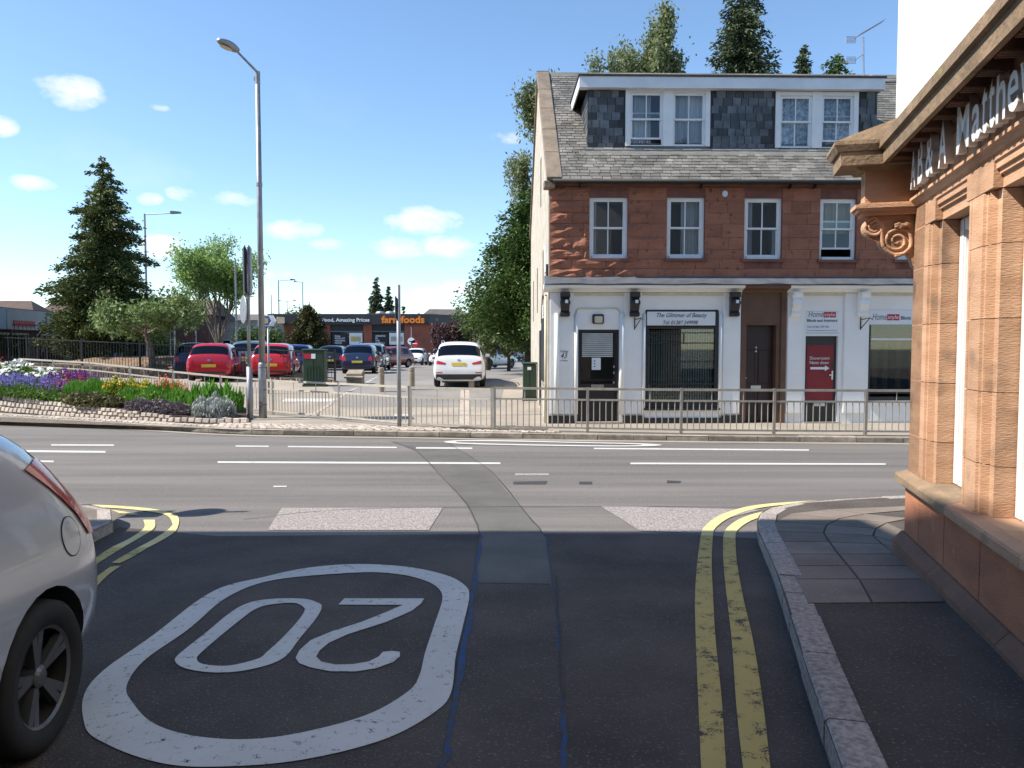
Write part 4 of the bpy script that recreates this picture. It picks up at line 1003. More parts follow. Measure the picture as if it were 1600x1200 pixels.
# openings along the wall (a = metres from the far corner towards the camera)
opens = [(.565,1.25),(1.72,3.2),(3.7,5.2),(6.0,7.1),(8.,9.5),(10.3,11.8),(12.6,14.1)]
piers = [(0,.565)]+[(opens[i][1], opens[i+1][0]) for i in range(len(opens)-1)]+[(opens[-1][1], L2)]
REC = .27
rb('core', 'joint_dark', .02, L2, REC+.1, 4.5, -.4, up_z(3.4)); 
# plinth stones, dado panels
s = -.02
while s < L2:
    l = random.uniform(.9, 1.3); e = min(s+l, L2)
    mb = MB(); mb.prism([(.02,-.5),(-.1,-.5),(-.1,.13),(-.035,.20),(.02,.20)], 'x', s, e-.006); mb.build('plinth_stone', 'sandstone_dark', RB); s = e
s = 0
for e in (.42, 1.05, 1.75, 2.6, 3.5, 4.4, 5.4, 6.4, 7.4, 8.5, 9.6, 10.7, 11.8, 13, 14.2, 15.5, L2):
    rb('dado_stone', 'sandstone_red', s+.0025, e-.0025, -.02, .35, .195, SILL-.09, bev=.006); s = e
# sill course
s = -.06
for e in (1.28, 2.5, 3.9, 5.2, 6.5, 7.9, 9.2, 10.6, 12, 13.4, 15, L2):
    mb = MB(); z = SILL; mb.prism([(.4,z),(0,z),(-.075,z-.02),(-.085,z-.035),(-.085,z-.085),(-.05,z-.1),(-.035,z-.125),(0.,z-.125),(.4,z-.125)], 'x', s, e-.004); mb.build('sill_stone', 'sandstone_weathered' if s < 1 else 'sandstone', RB); s = e
# end return of the sill and wall round the chamfered corner
def chamfer(name, mat, d_out, z0, z1, ext):
    mb = MB(); mb.prism([(0.,d_out),(.0,.9),(-.35-ext,.9+ext),(-.36-ext,.5)], 'z', z0, z1)
    return mb.build(name, mat, RB)
mb = MB(); mb.prism([(.0,.0),(.02,4.),(-.6,4.),(-.6,.9)], 'z', .2, up_z(3.2)); 
mb = MB(); mb.prism([(.3,.0),(.0,-.0),(-.02,.1),(-.1,.75),(.3,.75)], 'z', .195, FRZ); mb.build('corner_wall', 'sandstone', RB)
# piers: stacked moulded stones, each a piece
def pier(a, b, left_m, right_m):
    """plan profile (s, d) with mouldings beside the openings"""
    p = [(a, REC)]
    if left_m: p += [(a,.05),(a+.012,.035),(a+.03,.035),(a+.036,.018),(a+.06,.018),(a+.066,.0),(a+.10,.0),(a+.106,.014),(a+.12,.0)]
    else: p += [(a,-.0)]
    if right_m: p += [(b-.155,.0),(b-.149,.016),(b-.125,.016),(b-.119,.03),(b-.09,.03),(b-.084,.012),(b-.07,.05),(b-.0,.05)]
    else: p += [(b,0)]
    p += [(b, REC)]
    z = SILL+.001; k = 0
    while z < LINT-.02:
        h = .43 if k else .30; z1 = min(z+h, LINT)
        if LINT-z1 < .15: z1 = LINT
        mb = MB(); mb.prism(p, 'z', z, z1-.005); mb.build('pier_stone', 'sandstone', RB); z = z1; k += 1
for i, (a, b) in enumerate(piers): pier(a, b, i > 0, i < len(piers)-1)
# lintels with stepped architrave
for i, (a, b) in enumerate(opens):
    for c, e in ((a-.0, b),):
        mb = MB(); mb.prism([(REC,LINT),(.05,LINT),(.05,LINT+.07),(.03,LINT+.076),(.03,LINT+.10),(.012,LINT+.106),(.012,LINT+.14),(0,LINT+.15),(0,LINT+.18),(REC,LINT+.18)], 'x', c, e); mb.build('lintel_stone', 'sandstone', RB)
for i, (a, b) in enumerate(piers):
    rb('architrave_stone', 'sandstone', a+.003, b-.003, 0, REC, LINT+.002, LINT+.18)
mb = MB(); z = LINT+.18; mb.prism([(.3,z),(0,z),(-.02,z+.01),(-.03,z+.035),(-.05,z+.045),(-.05,z+.065),(0.02,z+.085),(.3,z+.085)], 'x', -.05, L2); mb.build('string_course', 'sandstone', RB)
FZ0 = LINT+.265
s = 0
for e in (.9, 1.9, 3, 4.2, 5.4, 7, 8.6, 10, 12, 14, L2):
    rb('frieze_stone', 'sandstone', s+.002, e-.002, .015, .35, FZ0-.001, COR+.12); s = e
# main cornice with blocks beneath
zc = COR
s = .03
for e in (1.6, 3., 4.4, 5.8, 7.2, 8.6, 10, 11.5, 13, 15, L2):
    mb = MB(); mb.prism([(.1,zc+.1),(-.21,zc+.06),(-.225,zc-.02),(-.265,zc-.025),(-.27,zc+.075),(-.30,zc+.085),(-.30,zc+.13),(-.30,zc+.155),(-.28,zc+.165),(.1,zc+.36)], 'x', s, e-.003)
    mb.build('cornice_stone', 'sandstone_weathered', RB); s = e
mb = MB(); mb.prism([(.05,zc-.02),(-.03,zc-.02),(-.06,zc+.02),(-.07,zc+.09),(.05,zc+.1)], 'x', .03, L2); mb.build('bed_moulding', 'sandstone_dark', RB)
bm_ = MB(); bm_.prism([(-.06,.08),(-.06,0),(-.10,-.012),(-.17,.005),(-.2,-.0),(-.212,.02),(-.212,.08)], 'x', -.045, .045)
for s_ in (-.034,.0,.034): bm_.tube([(s_,-.08,-.008),(s_,-.205,-.002)], .012, 6)
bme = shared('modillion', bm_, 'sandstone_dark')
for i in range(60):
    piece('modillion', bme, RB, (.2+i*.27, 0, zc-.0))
# console at the far end of the shopfront
CA, CB = -.13, .03; CE = .375
rb('console_block', 'sandstone', CA, CB, -CE, .03, FZ0-.04, COR+.1, bev=.004)
mb = MB(); z = LINT+.13
for (e, z0, z1) in ((CE+.015,z,z+.03),(CE+.05,z+.03,z+.055),(CE+.07,z+.055,z+.085),(CE+.03,z+.085,z+.098)): mb.box(CA-.02-(e-CE)*.4, CB+(e-CE)*.5, -e, .05, z0+.001, z1)
mb.build('console_cap', 'sandstone', RB)
# console cornice
mb = MB()
pl = lambda e: [(CA-.06-e*.3,.2),(CA-.06-e*.3,-CE-e),(CB+e*.55,-CE-e),(CB+e*.55,.0)]
for e0_, z0, e1_, z1 in ((.04,zc-.06,.10,zc-.0),(.10,zc-.0,.19,zc+.02),(.195,zc-.03,.20,zc+.075),(.22,zc+.076,.25,zc+.125),(.25,zc+.125,.245,zc+.155)):
    A_p, B_p = pl(e0_), pl(e1_); n = 4
    mb.add([(x, y, z0) for x, y in A_p]+[(x, y, z1) for x, y in B_p], [tuple(range(4))[::-1], tuple(range(4,8))]+[(i, (i+1) % n, (i+1) % n+n, i+n) for i in range(n)])
B_p = pl(.245); mb.add([(x, y, zc+.155) for x, y in B_p]+[(CA-.05,.2,zc+.42),(CA-.05,-.02,zc+.40),(CB+.03,-.02,zc+.38),(CB+.03,.0,zc+.38)], [(0,1,5,4),(1,2,6,5),(2,3,7,6),(4,5,6,7)])
mb.build('console_cornice', 'sandstone_weathered', RB)
# scroll bracket: S profile, extruded, with raised spirals on the face that looks up the street
zt = LINT+.128; H_ = .34
def sp_(c, r0, r1, t0, t1, n=22): return [(c[0]+(r0+(r1-r0)*k/n)*math.cos(t0+(t1-t0)*k/n), c[1]+(r0+(r1-r0)*k/n)*math.sin(t0+(t1-t0)*k/n)) for k in range(n+1)]
v1 = (-CE+.085, zt-.085); v2 = (-.125, zt-.20)
prof_ = [(.02,zt),(-CE+.1,zt)]+[(v1[0]+.085*math.cos(t), v1[1]+.085*math.sin(t)) for t in np.linspace(math.pi/2, 1.72*math.pi, 14)]
prof_ += [(-.285,zt-.12),(-.265,zt-.17),(-.25,zt-.22)]+[(v2[0]+.125*math.cos(t), v2[1]+.10*math.sin(t)) for t in np.linspace(1.12*math.pi, 1.72*math.pi, 9)]+[(-.04,zt-.31),(-.02,zt-.34),(.0,zt-.40),(.02,zt-.42)]
mb = MB(); mb.prism(prof_, 'x', CA+.02, CB-.035); mb.build('scroll_bracket', 'sandstone', RB)
xf = CB-.03
mb = MB()
for c, r0, k in ((v1,.078,1),(v2,.118,-1)):
    t0 = math.pi*.5 if k > 0 else -math.pi*.55
    S = sp_(c, r0, .012, t0, t0+k*4.6*math.pi if k > 0 else t0+4.4*math.pi, 44)
    mb.tube([(xf-.004, y, z) for y, z in S], [.017-.008*i/44 for i in range(45)], 6)
edge = catmull([(xf-.004, y, z) for y, z in [(-CE+.085,zt-.012),(-.28,zt-.03),(-.245,zt-.09),(-.235,zt-.17),(-.215,zt-.25),(-.15,zt-.305),(-.07,zt-.30)]], 5); mb.tube(edge, .016, 6)
mb.build('scroll_carving', 'sandstone', RB, smooth=True)
mb = MB()   # acanthus leaves in the corner of the bracket
for k in range(9):
    a0 = R(200+k*17); c = Vector((xf, -.09, zt-.055)); d = Vector((0, math.cos(a0), math.sin(a0)))*random.uniform(.05,.085)
    if c.z+d.z > zt-.01: d.z = -.01
    mb.tube([c, c+d*.4+Vector((.012,0,0)), c+d*.8+Vector((.014,0,0)), c+d], [.008,.017,.013,.003], 6)
mb.build('leaf_carving', 'sandstone', RB, smooth=True)
# raised letters
def at_a(a): return a
letters = [('A',.27,.40),('B',.47,.60),('&',.68,.86),('A',.985,1.16),('M',1.37,1.60),('a',1.65,1.79),('t',1.815,1.90),('t',1.925,2.01),('h',2.04,2.17),('e',2.20,2.34),('w',2.36,2.56),('s',2.59,2.71)]
hs = {'A':(0,.295),'B':(0,.295),'&':(0,.295),'M':(0,.295),'a':(0,.205),'t':(0,.265),'h':(0,.30),'e':(0,.205),'w':(0,.205),'s':(0,.205)}
z0 = FZ0+.008
for ch, a, b in letters:
    h = hs[ch]; textmesh(ch, 'white_gloss', 'raised_letter', RB, (a, b, z0+h[0], z0+h[1]), -.05, .05, 0, .01)
# white sash windows in the openings
for i, (a, b) in enumerate(opens):
    s0, s1, z0, z1 = a+.0, b-.0, SILL+.002, LINT
    mb = MB(); mb.box(s0, s0+.10, REC-.11, REC+.08, z0, z1-.001); mb.box(s1-.10, s1, REC-.11, REC+.08, z0, z1-.001); mb.box(s0+.1, s1-.1, REC-.109, REC+.08, z1-.10, z1-.002); mb.box(s0+.1, s1-.1, REC-.109, REC+.08, z0, z0+.09)
    w = bevel(mb.build('window', 'white_gloss', RB), .012, 2)
    zm = (z0+z1)/2; mb = MB()
    mb.box(s0+.1, s0+.16, REC-.07, REC-.02, z0+.09, z1-.1); mb.box(s1-.16, s1-.1, REC-.07, REC-.02, z0+.09, z1-.1); mb.box(s0+.16, s1-.16, REC-.069, REC-.02, zm-.03, zm+.03); mb.build('sash', 'white_gloss', w)
    rb('pane', 'glass', s0+.16, s1-.16, REC-.045, REC-.038, z0+.09, z1-.1, w); rb('blind', 'sign_white', s0+.12, s1-.12, REC+.03, REC+.035, z0+.1, z1-.1, w)
# upper storey in white render
UB = up_z(3.5)
mb = MB(); uh = [(.62,1.5,up_z(4.25),up_z(6.1)),(2.9,3.9,up_z(4.25),up_z(6.1)),(5.4,6.4,up_z(4.25),up_z(6.1)),(8,9,up_z(4.25),up_z(6.1)),(10.6,11.6,up_z(4.25),up_z(6.1)),(13.2,14.2,up_z(4.25),up_z(6.1))]
holed(mb, -.74, L2, UB-.3, up_z(8.6), uh, .0, .12)
mb.add([(-.74,0,UB-.3),(-.74,0,up_z(8.6)),(-1.6,1.3,up_z(8.6)),(-1.6,1.3,UB-.3)], [(0,1,2,3)]); mb.add([(-1.6,1.3,UB-.3),(-1.6,1.3,up_z(8.6)),(-1.2,9,up_z(8.6)),(-1.2,9,UB-.3)], [(0,1,2,3)])
mb.add([(L2,0,UB-.3),(L2,0,up_z(8.6)),(L2,9,up_z(8.6)),(L2,9,UB-.3)], [(0,1,2,3)])
mb.build('upper_wall', 'white_render', RB)
mb = MB(); mb.prism([(-.3,up_z(8.6)),(4.5,up_z(10.9)),(9.2,up_z(8.6))], 'x', -1.4, L2); mb.build('roof', 'roof_grey', RB)
for h in uh:
    o = rb('window_surround', 'white_render', h[0]-.14, h[0]-.002, -.03, .0, h[2], h[3]); rb('window_surround', 'white_render', h[1]+.002, h[1]+.14, -.03, .0, h[2], h[3])
    w = rb('window', 'white_gloss', h[0], h[1], .09, .12, h[2], h[3]); rb('pane', 'glass', h[0]+.07, h[1]-.07, .07, .085, h[2]+.07, (h[2]+h[3])/2-.03, w); rb('pane', 'glass', h[0]+.07, h[1]-.07, .07, .085, (h[2]+h[3])/2+.03, h[3]-.07, w)
rb('ground_wall', 'sandstone', -1.1, 0, 4.2, 4.5, -.4, UB); 

# ================================================================== NEAR LEFT TENEMENT (its shadow falls across the side street)
TB = thing('stone_tenement', 'tall stone tenement on the near corner, shading the side street', 'building', (-6.6, 6.14, rz(6.3)+.1), R(-90))
def tb(name, mat, *a, parent=TB): return MB().box(*a).build(name, mat, parent)
HT = 10.88
mb = MB(); th = [(1.2+i*2.6, 2.3+i*2.6, .9+j*3.2, 2.7+j*3.2) for i in range(13) for j in range(3)]
wside = Wall(TB)
# local x runs back along the side street, local y towards the street: keep the body on the far side
mb.box(0, 36, -12, 0, -.4, HT); mb.build('wall', 'sandstone_dark', TB)
mb = MB(); mb.add([(-.1,-12.1,HT),(36.1,-12.1,HT),(36.1,.1,HT),(-.1,.1,HT),(6,-6,HT+3),(30,-6,HT+3)], [(0,1,5,4),(1,2,5),(2,3,4,5),(3,0,4),(3,2,1,0)]); mb.build('roof', 'roof_grey', TB)
for h in th:
    o = tb('window', 'white_gloss', h[0], h[1], .002, .05, h[2], h[3]); tb('pane', 'glass_car', h[0]+.08, h[1]-.08, .05, .06, h[2]+.08, h[3]-.08, parent=o)

# added terrace behind the camera, unseen, cuts sky light in the side street
TE = thing('sky_blocking_terrace', 'unseen stone terrace added behind the camera to cut sky light in the side street', 'building', (0, -42, 0), math.pi)
MB().box(-16, 16, 0, 8, -.4, 9).build('wall', 'sandstone_dark', TE)
mb = MB(); mb.prism([(-.3,9),(4,11.5),(8.3,9)], 'x', -16.2, 16.2); mb.build('roof', 'roof_grey', TE)
for i in range(10):
    for j in range(3):
        o = MB().box(-14+i*3, -12.9+i*3, -.04, .02, .9+j*2.8, 2.5+j*2.8).build('window', 'white_gloss', TE); MB().box(-13.92+i*3, -12.98+i*3, -.05, -.04, .98+j*2.8, 2.42+j*2.8).build('pane', 'glass_car', o)

# ================================================================== STREET FURNITURE
bar_me = shared('bar', MB().lathe([(.5,0),(.5,1)], (0,0,0), 6), 'rail_paint'); bar_grey = shared('bar', MB().lathe([(.5,0),(.5,1)], (0,0,0), 6), 'rail_grey')
def guard_rail(name, label, pts, mat, bars, h=1.0, group=None, spacing=.133, low=.1, mid=.74, ptop=1.02):
    """pts = post feet (world); rails and bars between neighbouring posts"""
    t = thing(name, label, 'railing', pts[0], 0, group); o = origin(t)
    for i, p in enumerate(pts):
        MB().box(p.x-.028, p.x+.028, p.y-.028, p.y+.028, p.z-.1, p.z+h*ptop).build('post', mat, t, True)
    for a, b in zip(pts, pts[1:]):
        d = b-a; L = math.hypot(d.x, d.y); u = d/ d.length
        n = Vector((-d.y, d.x, 0)).normalized()
        for z, r_ in ((h*.985, .026), (h*mid, .02), (low, .02)):
            mb = MB(); q0, q1 = a+u*.03+Vector((0,0,z)), b-u*.03+Vector((0,0,z)); c = n*r_*.9; up = Vector((0,0,r_))
            mb.add([q0-c-up, q0+c-up, q0+c+up, q0-c+up, q1-c-up, q1+c-up, q1+c+up, q1-c+up], [(3,2,1,0),(4,5,6,7),(0,1,5,4),(1,2,6,5),(2,3,7,6),(3,0,4,7)])
            mb.build('rail', mat, t, True)
        k = max(2, int(L/spacing))
        for i in range(1, k):
            p = a.lerp(b, i/k); piece('bar', bars, t, Vector((p.x, p.y, p.z+low))-o, (0,0,0), (.025,.025,h*mid-low))
        for f in (.33, .67) if L > 1.4 else (.5,):
            p = a.lerp(b, f); piece('spacer', bars, t, Vector((p.x, p.y, p.z+h*mid))-o, (0,0,0), (.022,.022,h*(.985-mid)))
    return t
rail_px = [(773,673),(918,676),(1064,678.5),(1209,680),(1352,681),(1497,682)]
guard_rail('guard_railing', 'brown-grey metal guard railing on the pavement in front of the shopfronts', [P(*p) for p in rail_px], 'rail_grey', bar_grey, 1.0)
rp = [P(768.5,673), P(642,668.5)]
guard_rail('guard_railing', 'short pale guard railing panel before the two concrete bollards and white SUV', rp, 'rail_paint', bar_me, .97)
lp = [P(640,668), P(530,657.5), P(427,648)]
last = lp[-1]; u = Vector((A1.x-A0.x, A1.y-A0.y, 0)).normalized(); far_pts = [last]
for i in range(6):
    q = far_pts[-1]+u*2.15; far_pts.append(Vector((q.x, q.y, fz(q.y)+.02)))
guard_rail('guard_railing', 'cream painted guard railing running back behind the flower bed', lp+far_pts[1:], 'rail_paint', bar_me, .98)

def pole_thing(name, label, cat, base, group=None): return thing(name, label, cat, base, 0, group)
# tall lamp column
b = P(411,653); lampc = thing('street_lamp', 'tall grey tapered street lamp with angled arm beside the flower bed', 'street lamp', b)
top = at(402, 113, b.y); hgt = top.z-b.z
mb = MB(); mb.tube([b-Vector((0,0,.1)), b+Vector((0,0,1.45)), b+Vector((0,0,1.5))], [.105,.105,.085], 16); mb.build('base_column', 'galv', lampc, True, smooth=True)
MB().tube([b+Vector((0,0,1.5)), Vector((b.x, b.y, b.z+hgt))], [.082,.062], 16).build('column', 'galv', lampc, True, smooth=True)
for z in (.35, .75, 1.35): MB().tube([b+Vector((0,0,z)), b+Vector((0,0,z+.03))], .109, 16).build('band', 'lead', lampc, True)
for z in (4.0, 6.2): MB().tube([b+Vector((0,0,z)), b+Vector((0,0,z+.09))], .082, 16).build('band', 'galv', lampc, True)
MB().box(b.x-.05, b.x+.05, b.y-.112, b.y-.1, b.z+.45, b.z+1.05).build('access_door', 'galv', lampc, True)
tp = Vector((b.x, b.y, b.z+hgt)); hd = at(369, 79, b.y-1.0); MB().tube([tp-Vector((0,0,.25)), tp+(hd-tp)*.06, hd], [.035,.034,.028], 10).build('arm', 'galv', lampc, True, smooth=True)
MB().tube([tp-Vector((0,0,.3)), tp+Vector((0,0,.02))], .07, 12).build('arm_socket', 'galv', lampc, True)
dirh = (at(340, 62, b.y-1.55)-hd); Lh = dirh.length; ax = dirh.normalized(); sd = ax.cross(Vector((0,0,1))).normalized(); upv = sd.cross(ax).normalized()
mb = MB(); n_s, n_r = 9, 12
for i in range(n_s+1):
    t = i/n_s; w = .05+.11*math.sin(math.pi*min(1, .12+t*.86))**.7; hgt_ = .04+.09*math.sin(math.pi*min(1,.15+t*.8))
    for k in range(n_r):
        a_ = 2*math.pi*k/n_r; mb.v.append(tuple(hd+ax*(t*Lh-.02)+sd*w*math.cos(a_)+upv*hgt_*(math.sin(a_) if math.sin(a_) > 0 else .55*math.sin(a_))))
mb.f = [(i*n_r+k, i*n_r+(k+1) % n_r, (i+1)*n_r+(k+1) % n_r, (i+1)*n_r+k) for i in range(n_s) for k in range(n_r)]+[tuple(range(n_r))[::-1], tuple(range(n_s*n_r, (n_s+1)*n_r))]
lh = mb.build('lamp_head', 'galv', lampc, True, smooth=True)
mb = MB()
for i in range(13):
    a_ = 2*math.pi*i/12; mb.v.append(tuple(hd+ax*(Lh*.55+Lh*.3*math.cos(a_))+sd*.1*math.sin(a_)-upv*(.085)))
mb.f = [tuple(range(12))]; mb.build('lamp_lens', 'cream_trim', lh, True)
MB().box(tp.x-.09, tp.x-.05, tp.y-.03, tp.y+.03, tp.z-.22, tp.z-.12).build('photocell', 'galv', lampc, True)
# sign post with signs seen edge-on
b = P(391,656); sp1 = thing('traffic_sign_post', 'grey post with long dark sign and round sign seen edge-on beside the tall lamp', 'sign', b)
MB().tube([b-Vector((0,0,.1)), b+Vector((0,0,1.4))], .075, 14).build('post_base', 'galv', sp1, True, smooth=True)
zt = at(388,386,b.y).z; MB().tube([b+Vector((0,0,1.4)), Vector((b.x, b.y, zt))], .045, 12).build('post', 'galv', sp1, True, smooth=True)
z0, z1 = at(390,460,b.y).z, zt
for (dx, rzr, m_) in ((-.09, R(113), 'plastic_dark'), (.07, R(104), 'galv')):
    mt = Matrix.Translation((b.x+dx, b.y, 0)) @ Matrix.Rotation(rzr, 4, 'Z'); MB().box(-.4, .4, -.012, .012, z0, z1, mt).build('sign_plate', m_, sp1, True)
    MB().box(-.4, -.36, -.03, .03, z0+.05, z1-.05, mt).build('plate_channel', m_, sp1, True)
zc2 = at(385,484,b.y).z; mt = Matrix.Translation((b.x-.13, b.y, zc2)) @ Matrix.Rotation(R(122), 4, 'Z') @ Matrix.Rotation(R(90), 4, 'X')
mb = MB(); mb.lathe([(.36,-.012),(.375,0),(.36,.012)], (0,0,0), 24); mb.v = [tuple(mt @ Vector(v)) for v in mb.v]; mb.build('round_sign', 'galv', sp1, True)
MB().box(b.x-.12, b.x, b.y-.05, b.y+.05, zc2-.03, zc2+.03).build('clamp', 'galv', sp1, True)
# bare post near the crossing with narrow signs edge-on
b = P(624,668.5); sp2 = thing('traffic_sign_post', 'bare grey post before the guard railing with a narrow dark plate near its top', 'sign', b)
zt = at(621,445,b.y).z; MB().tube([b-Vector((0,0,.1)), Vector((b.x, b.y, zt))], .048, 14).build('post', 'galv', sp2, True, smooth=True)
mt = Matrix.Translation((b.x-.06, b.y-.05, 0)) @ Matrix.Rotation(R(100), 4, 'Z'); MB().box(-.26, .26, -.012, .012, at(618,498,b.y).z, at(618,464,b.y).z, mt).build('sign_plate', 'plastic_dark', sp2, True)
# small blue sign with arrow end
b = P(420,615); sp3 = thing('direction_sign', 'small white and blue arrow-ended sign on a thin post behind the tall lamp', 'sign', b)
MB().tube([b-Vector((0,0,.1)), at(419,510,b.y)], .035, 10).build('post', 'galv', sp3, True, smooth=True)
q = lambda a, c, dy=0: at(a, c, b.y-.04+dy)
def plate(nm, mat, pts, dy, th=.012):
    f = [q(*p, dy) for p in pts]; g_ = [v+Vector((0, th, 0)) for v in f]; n = len(f)
    MB().add(f+g_, [tuple(range(n)), tuple(range(n,2*n))[::-1]]+[(i, (i+1) % n, (i+1) % n+n, i+n) for i in range(n)]).build(nm, mat, sp3, True)
plate('sign_plate', 'sign_white', [(403,492.5),(427,492.5),(432,501),(427,509.5),(403,509.5)], 0); plate('sign_face', 'blue_panel', [(405,494),(421,494),(425.5,501),(421,508),(405,508)], -.006, .004)
plate('sign_symbol', 'poster_yellow', [(412,496),(419,498),(419,505),(413,506)], -.011, .003); plate('sign_arrow', 'sign_white', [(420,494.6),(422.5,494.6),(426.8,501),(422.5,507.4),(420,507.4),(424,501)], -.011, .003)
mt = Matrix.Translation((q(433,500).x, b.y, 0)) @ Matrix.Rotation(R(60), 4, 'Z'); MB().box(-.02, .3, -.01, .01, q(433,505).z, q(433,495).z, mt).build('second_plate', 'cream_trim', sp3, True)
# green cabinets
def cabinet(px0, px1, pyt, pyb, label, grill):
    b = P((px0+px1)/2, pyb); w = (px1-px0)/1200*b.y/2; zt = at(px0, pyt, b.y).z
    t = thing('utility_cabinet', label, 'utility cabinet', b, 0, None); h = zt-b.z
    bevel(MB().box(-w, w, 0, .5, .08, h-.06).build('body', 'cabinet_green', t), .02); MB().box(-w-.02, w+.02, -.02, .52, -.05, .08).build('plinth', 'cabinet_green', t)
    mb = MB(); mb.prism([(-.03,h-.06),(.53,h-.06),(.53,h-.03),(.4,h),(.1,h),(-.03,h-.03)], 'x', -w-.03, w+.03); mb.build('lid', 'cabinet_green', t)
    for s_ in (-1, 1): MB().box(min(s_*.02, s_*(w-.04)), max(s_*.02, s_*(w-.04)), -.012, .001, .14, h-.12).build('door', 'cabinet_green', t)
    if grill:
        for i in range(5): MB().box(-w+.12+i*(2*w-.24)/5, -w+.16+i*(2*w-.24)/5, -.03, -.011, .25, h*.55).build('rib', 'cabinet_green', t)
        MB().box(-w*.85, -w*.2, -.02, -.0125, h*.74, h*.87).build('warning_label', 'sign_red', t); MB().box(-w*.19, w*.2, -.02, -.0125, h*.74, h*.87).build('notice_label', 'sign_white', t)
    else: MB().box(-.07, .05, -.02, -.0125, h*.80, h*.88).build('notice_label', 'sign_white', t)
    return t
cabinet(473.5,507,545,604,'dark green ribbed utility cabinet with red label, standing by the black fence',True); cabinet(817,838,566,626,'plain dark green utility cabinet against the corner building gable',False)
# bollards
for a, tpy, bt in ((596,574,612),(643.5,573,609),(736.5,572,607)):
    b = P(a, bt); hh = at(a, tpy, b.y).z-b.z; lab = {596:'weathered concrete bollard next to the stone planter block', 643.5:'weathered concrete bollard standing between two others', 736.5:'weathered concrete bollard directly behind the white SUV'}[a]
    t = thing('bollard', lab, 'bollard', b, 0, 'concrete bollards across the car park entrance')
    MB().lathe([(.105,-.05),(.105,hh-.2),(.09,hh-.185),(.09,hh-.16),(.105,hh-.145),(.103,hh-.03),(.08,hh),(0,hh+.004)], (0,0,0), 18).build('shaft', 'concrete', t, smooth=False)
b = P(553,601); t = thing('stone_planter', 'low pale stone block with sloping top at the end of the black fence', 'planter', b)
mb = MB(); mb.prism([(0,-.05),(.5,-.05),(.5,.55),(0,.42)], 'x', -.3, .3); bevel(mb.build('block', 'concrete', t), .02); MB().box(-.34,.34,-.04,.54,.42,.46, Matrix.Translation((0,0,-.16)) @ Matrix.Rotation(R(14),4,'X')).build('top_slab', 'concrete', t)
# sign post round the corner, only its shadow reaches the picture
t = thing('traffic_sign_post', 'sign post with square plate and round plate on the near left corner', 'sign', (-6.35, 8.42, rz(8.4)+.11)); MB().tube([(0,0,-.1),(0,0,3.4)], .04, 10).build('post', 'galv', t)
MB().box(.04,.055,-.26,.2,1.98,2.42).build('square_plate', 'galv', t)
mb = MB(); mb.lathe([(.29,-.006),(.29,.006)], (0,0,0), 24); mb.v = [(z+.05, x, y+2.80) for x, y, z in mb.v]; mb.build('round_plate', 'galv', t)

# black metal fences round the planted bed
ball = MB().lathe([(0,-.04),(.03,-.026),(.04,0),(.03,.026),(0,.04)], (0,0,0), 8); ball_me = shared('finial', ball, 'galv')
fbar = shared('bar', MB().box(-.5,.5,-.5,.5,0,1), 'fence_black')
def fence(label, A, B, h, post_sp, bar_sp, ball_on, lift=0.):
    t = thing('metal_fence', label, 'fence', A); L = (B-A).length; u = (B-A)/L; n = max(1, int(round(L/post_sp)))
    for i in range(n+1):
        p = A.lerp(B, i/n); MB().box(p.x-.035, p.x+.035, p.y-.035, p.y+.035, p.z-.3, p.z+h+.12).build('post', 'fence_black', t, True)
        if ball_on: piece('finial', ball_me, t, p-A+Vector((0,0,h+.16)))
    for z in (.12, h):
        c = Vector((-u.y, u.x, 0))*.015; up = Vector((0,0,.02)); a, b = A+Vector((0,0,z)), B+Vector((0,0,z))
        MB().add([a-c-up,a+c-up,a+c+up,a-c+up,b-c-up,b+c-up,b+c+up,b-c+up], [(3,2,1,0),(4,5,6,7),(0,1,5,4),(1,2,6,5),(2,3,7,6),(3,0,4,7)]).build('rail', 'fence_black', t, True)
    k = int(L/bar_sp)
    for i in range(1, k):
        p = A.lerp(B, i/k)-A; piece('bar', fbar, t, p+Vector((0,0,.12)), (0,0,0), (.016,.016,h-.1))
    return t
ft = lambda a, ytop, Y: at(a, ytop, Y)
fA = ft(523,551,29.6); fB = ft(-40,525,35.0); fA.z -= 1.1; fB.z -= 1.1
fence('black metal bar fence in front of the red hatchbacks, along the rubble wall', fA, fB, 1.1, 3.0, .15, False)
gA = ft(-30,505,37.0); gB = ft(300,517,43.0); gA.z -= 1.25; gB.z -= 1.25
fence('black metal bar fence with pale ball finials behind the conifer', gA, gB, 1.25, 1.15, .17, True)
# earth bed between the fences, with a rubble edge
eb = thing('earth_bed', 'bare brown earth bed enclosed by black metal fences', 'planting bed', (-16, 36, .2))
cs = [(-8.6,30.6),(-12,31.6),(-22.6,34.7),(-23.2,37.2),(-17,39.8),(-10.2,42.2)]
mb = MB(); ctr = Vector((-16, 36.2, .62)); ringn = []
for f_, zz in ((1,.1),(.985,.5),(.8,.85),(.5,1.15)):
    for x, y in cs: v = ctr+(Vector((x, y, 0))-Vector((ctr.x, ctr.y, 0)))*f_; mb.v.append((v.x, v.y, zz))
mb.v.append((ctr.x, ctr.y, 1.25)); n = len(cs)
for r in range(3): mb.f += [(r*n+i, r*n+(i+1) % n, (r+1)*n+(i+1) % n, (r+1)*n+i) for i in range(n)]
mb.f += [(3*n+i, 3*n+(i+1) % n, 4*n) for i in range(n)]
mb.build('earth_mound', 'earth', eb, True)
rbw = thing('rubble_wall', 'low brown rubble stone wall below the black fence', 'wall', (fA.x, fA.y, fz(fA.y)))
mb = MB(); random.seed(3)
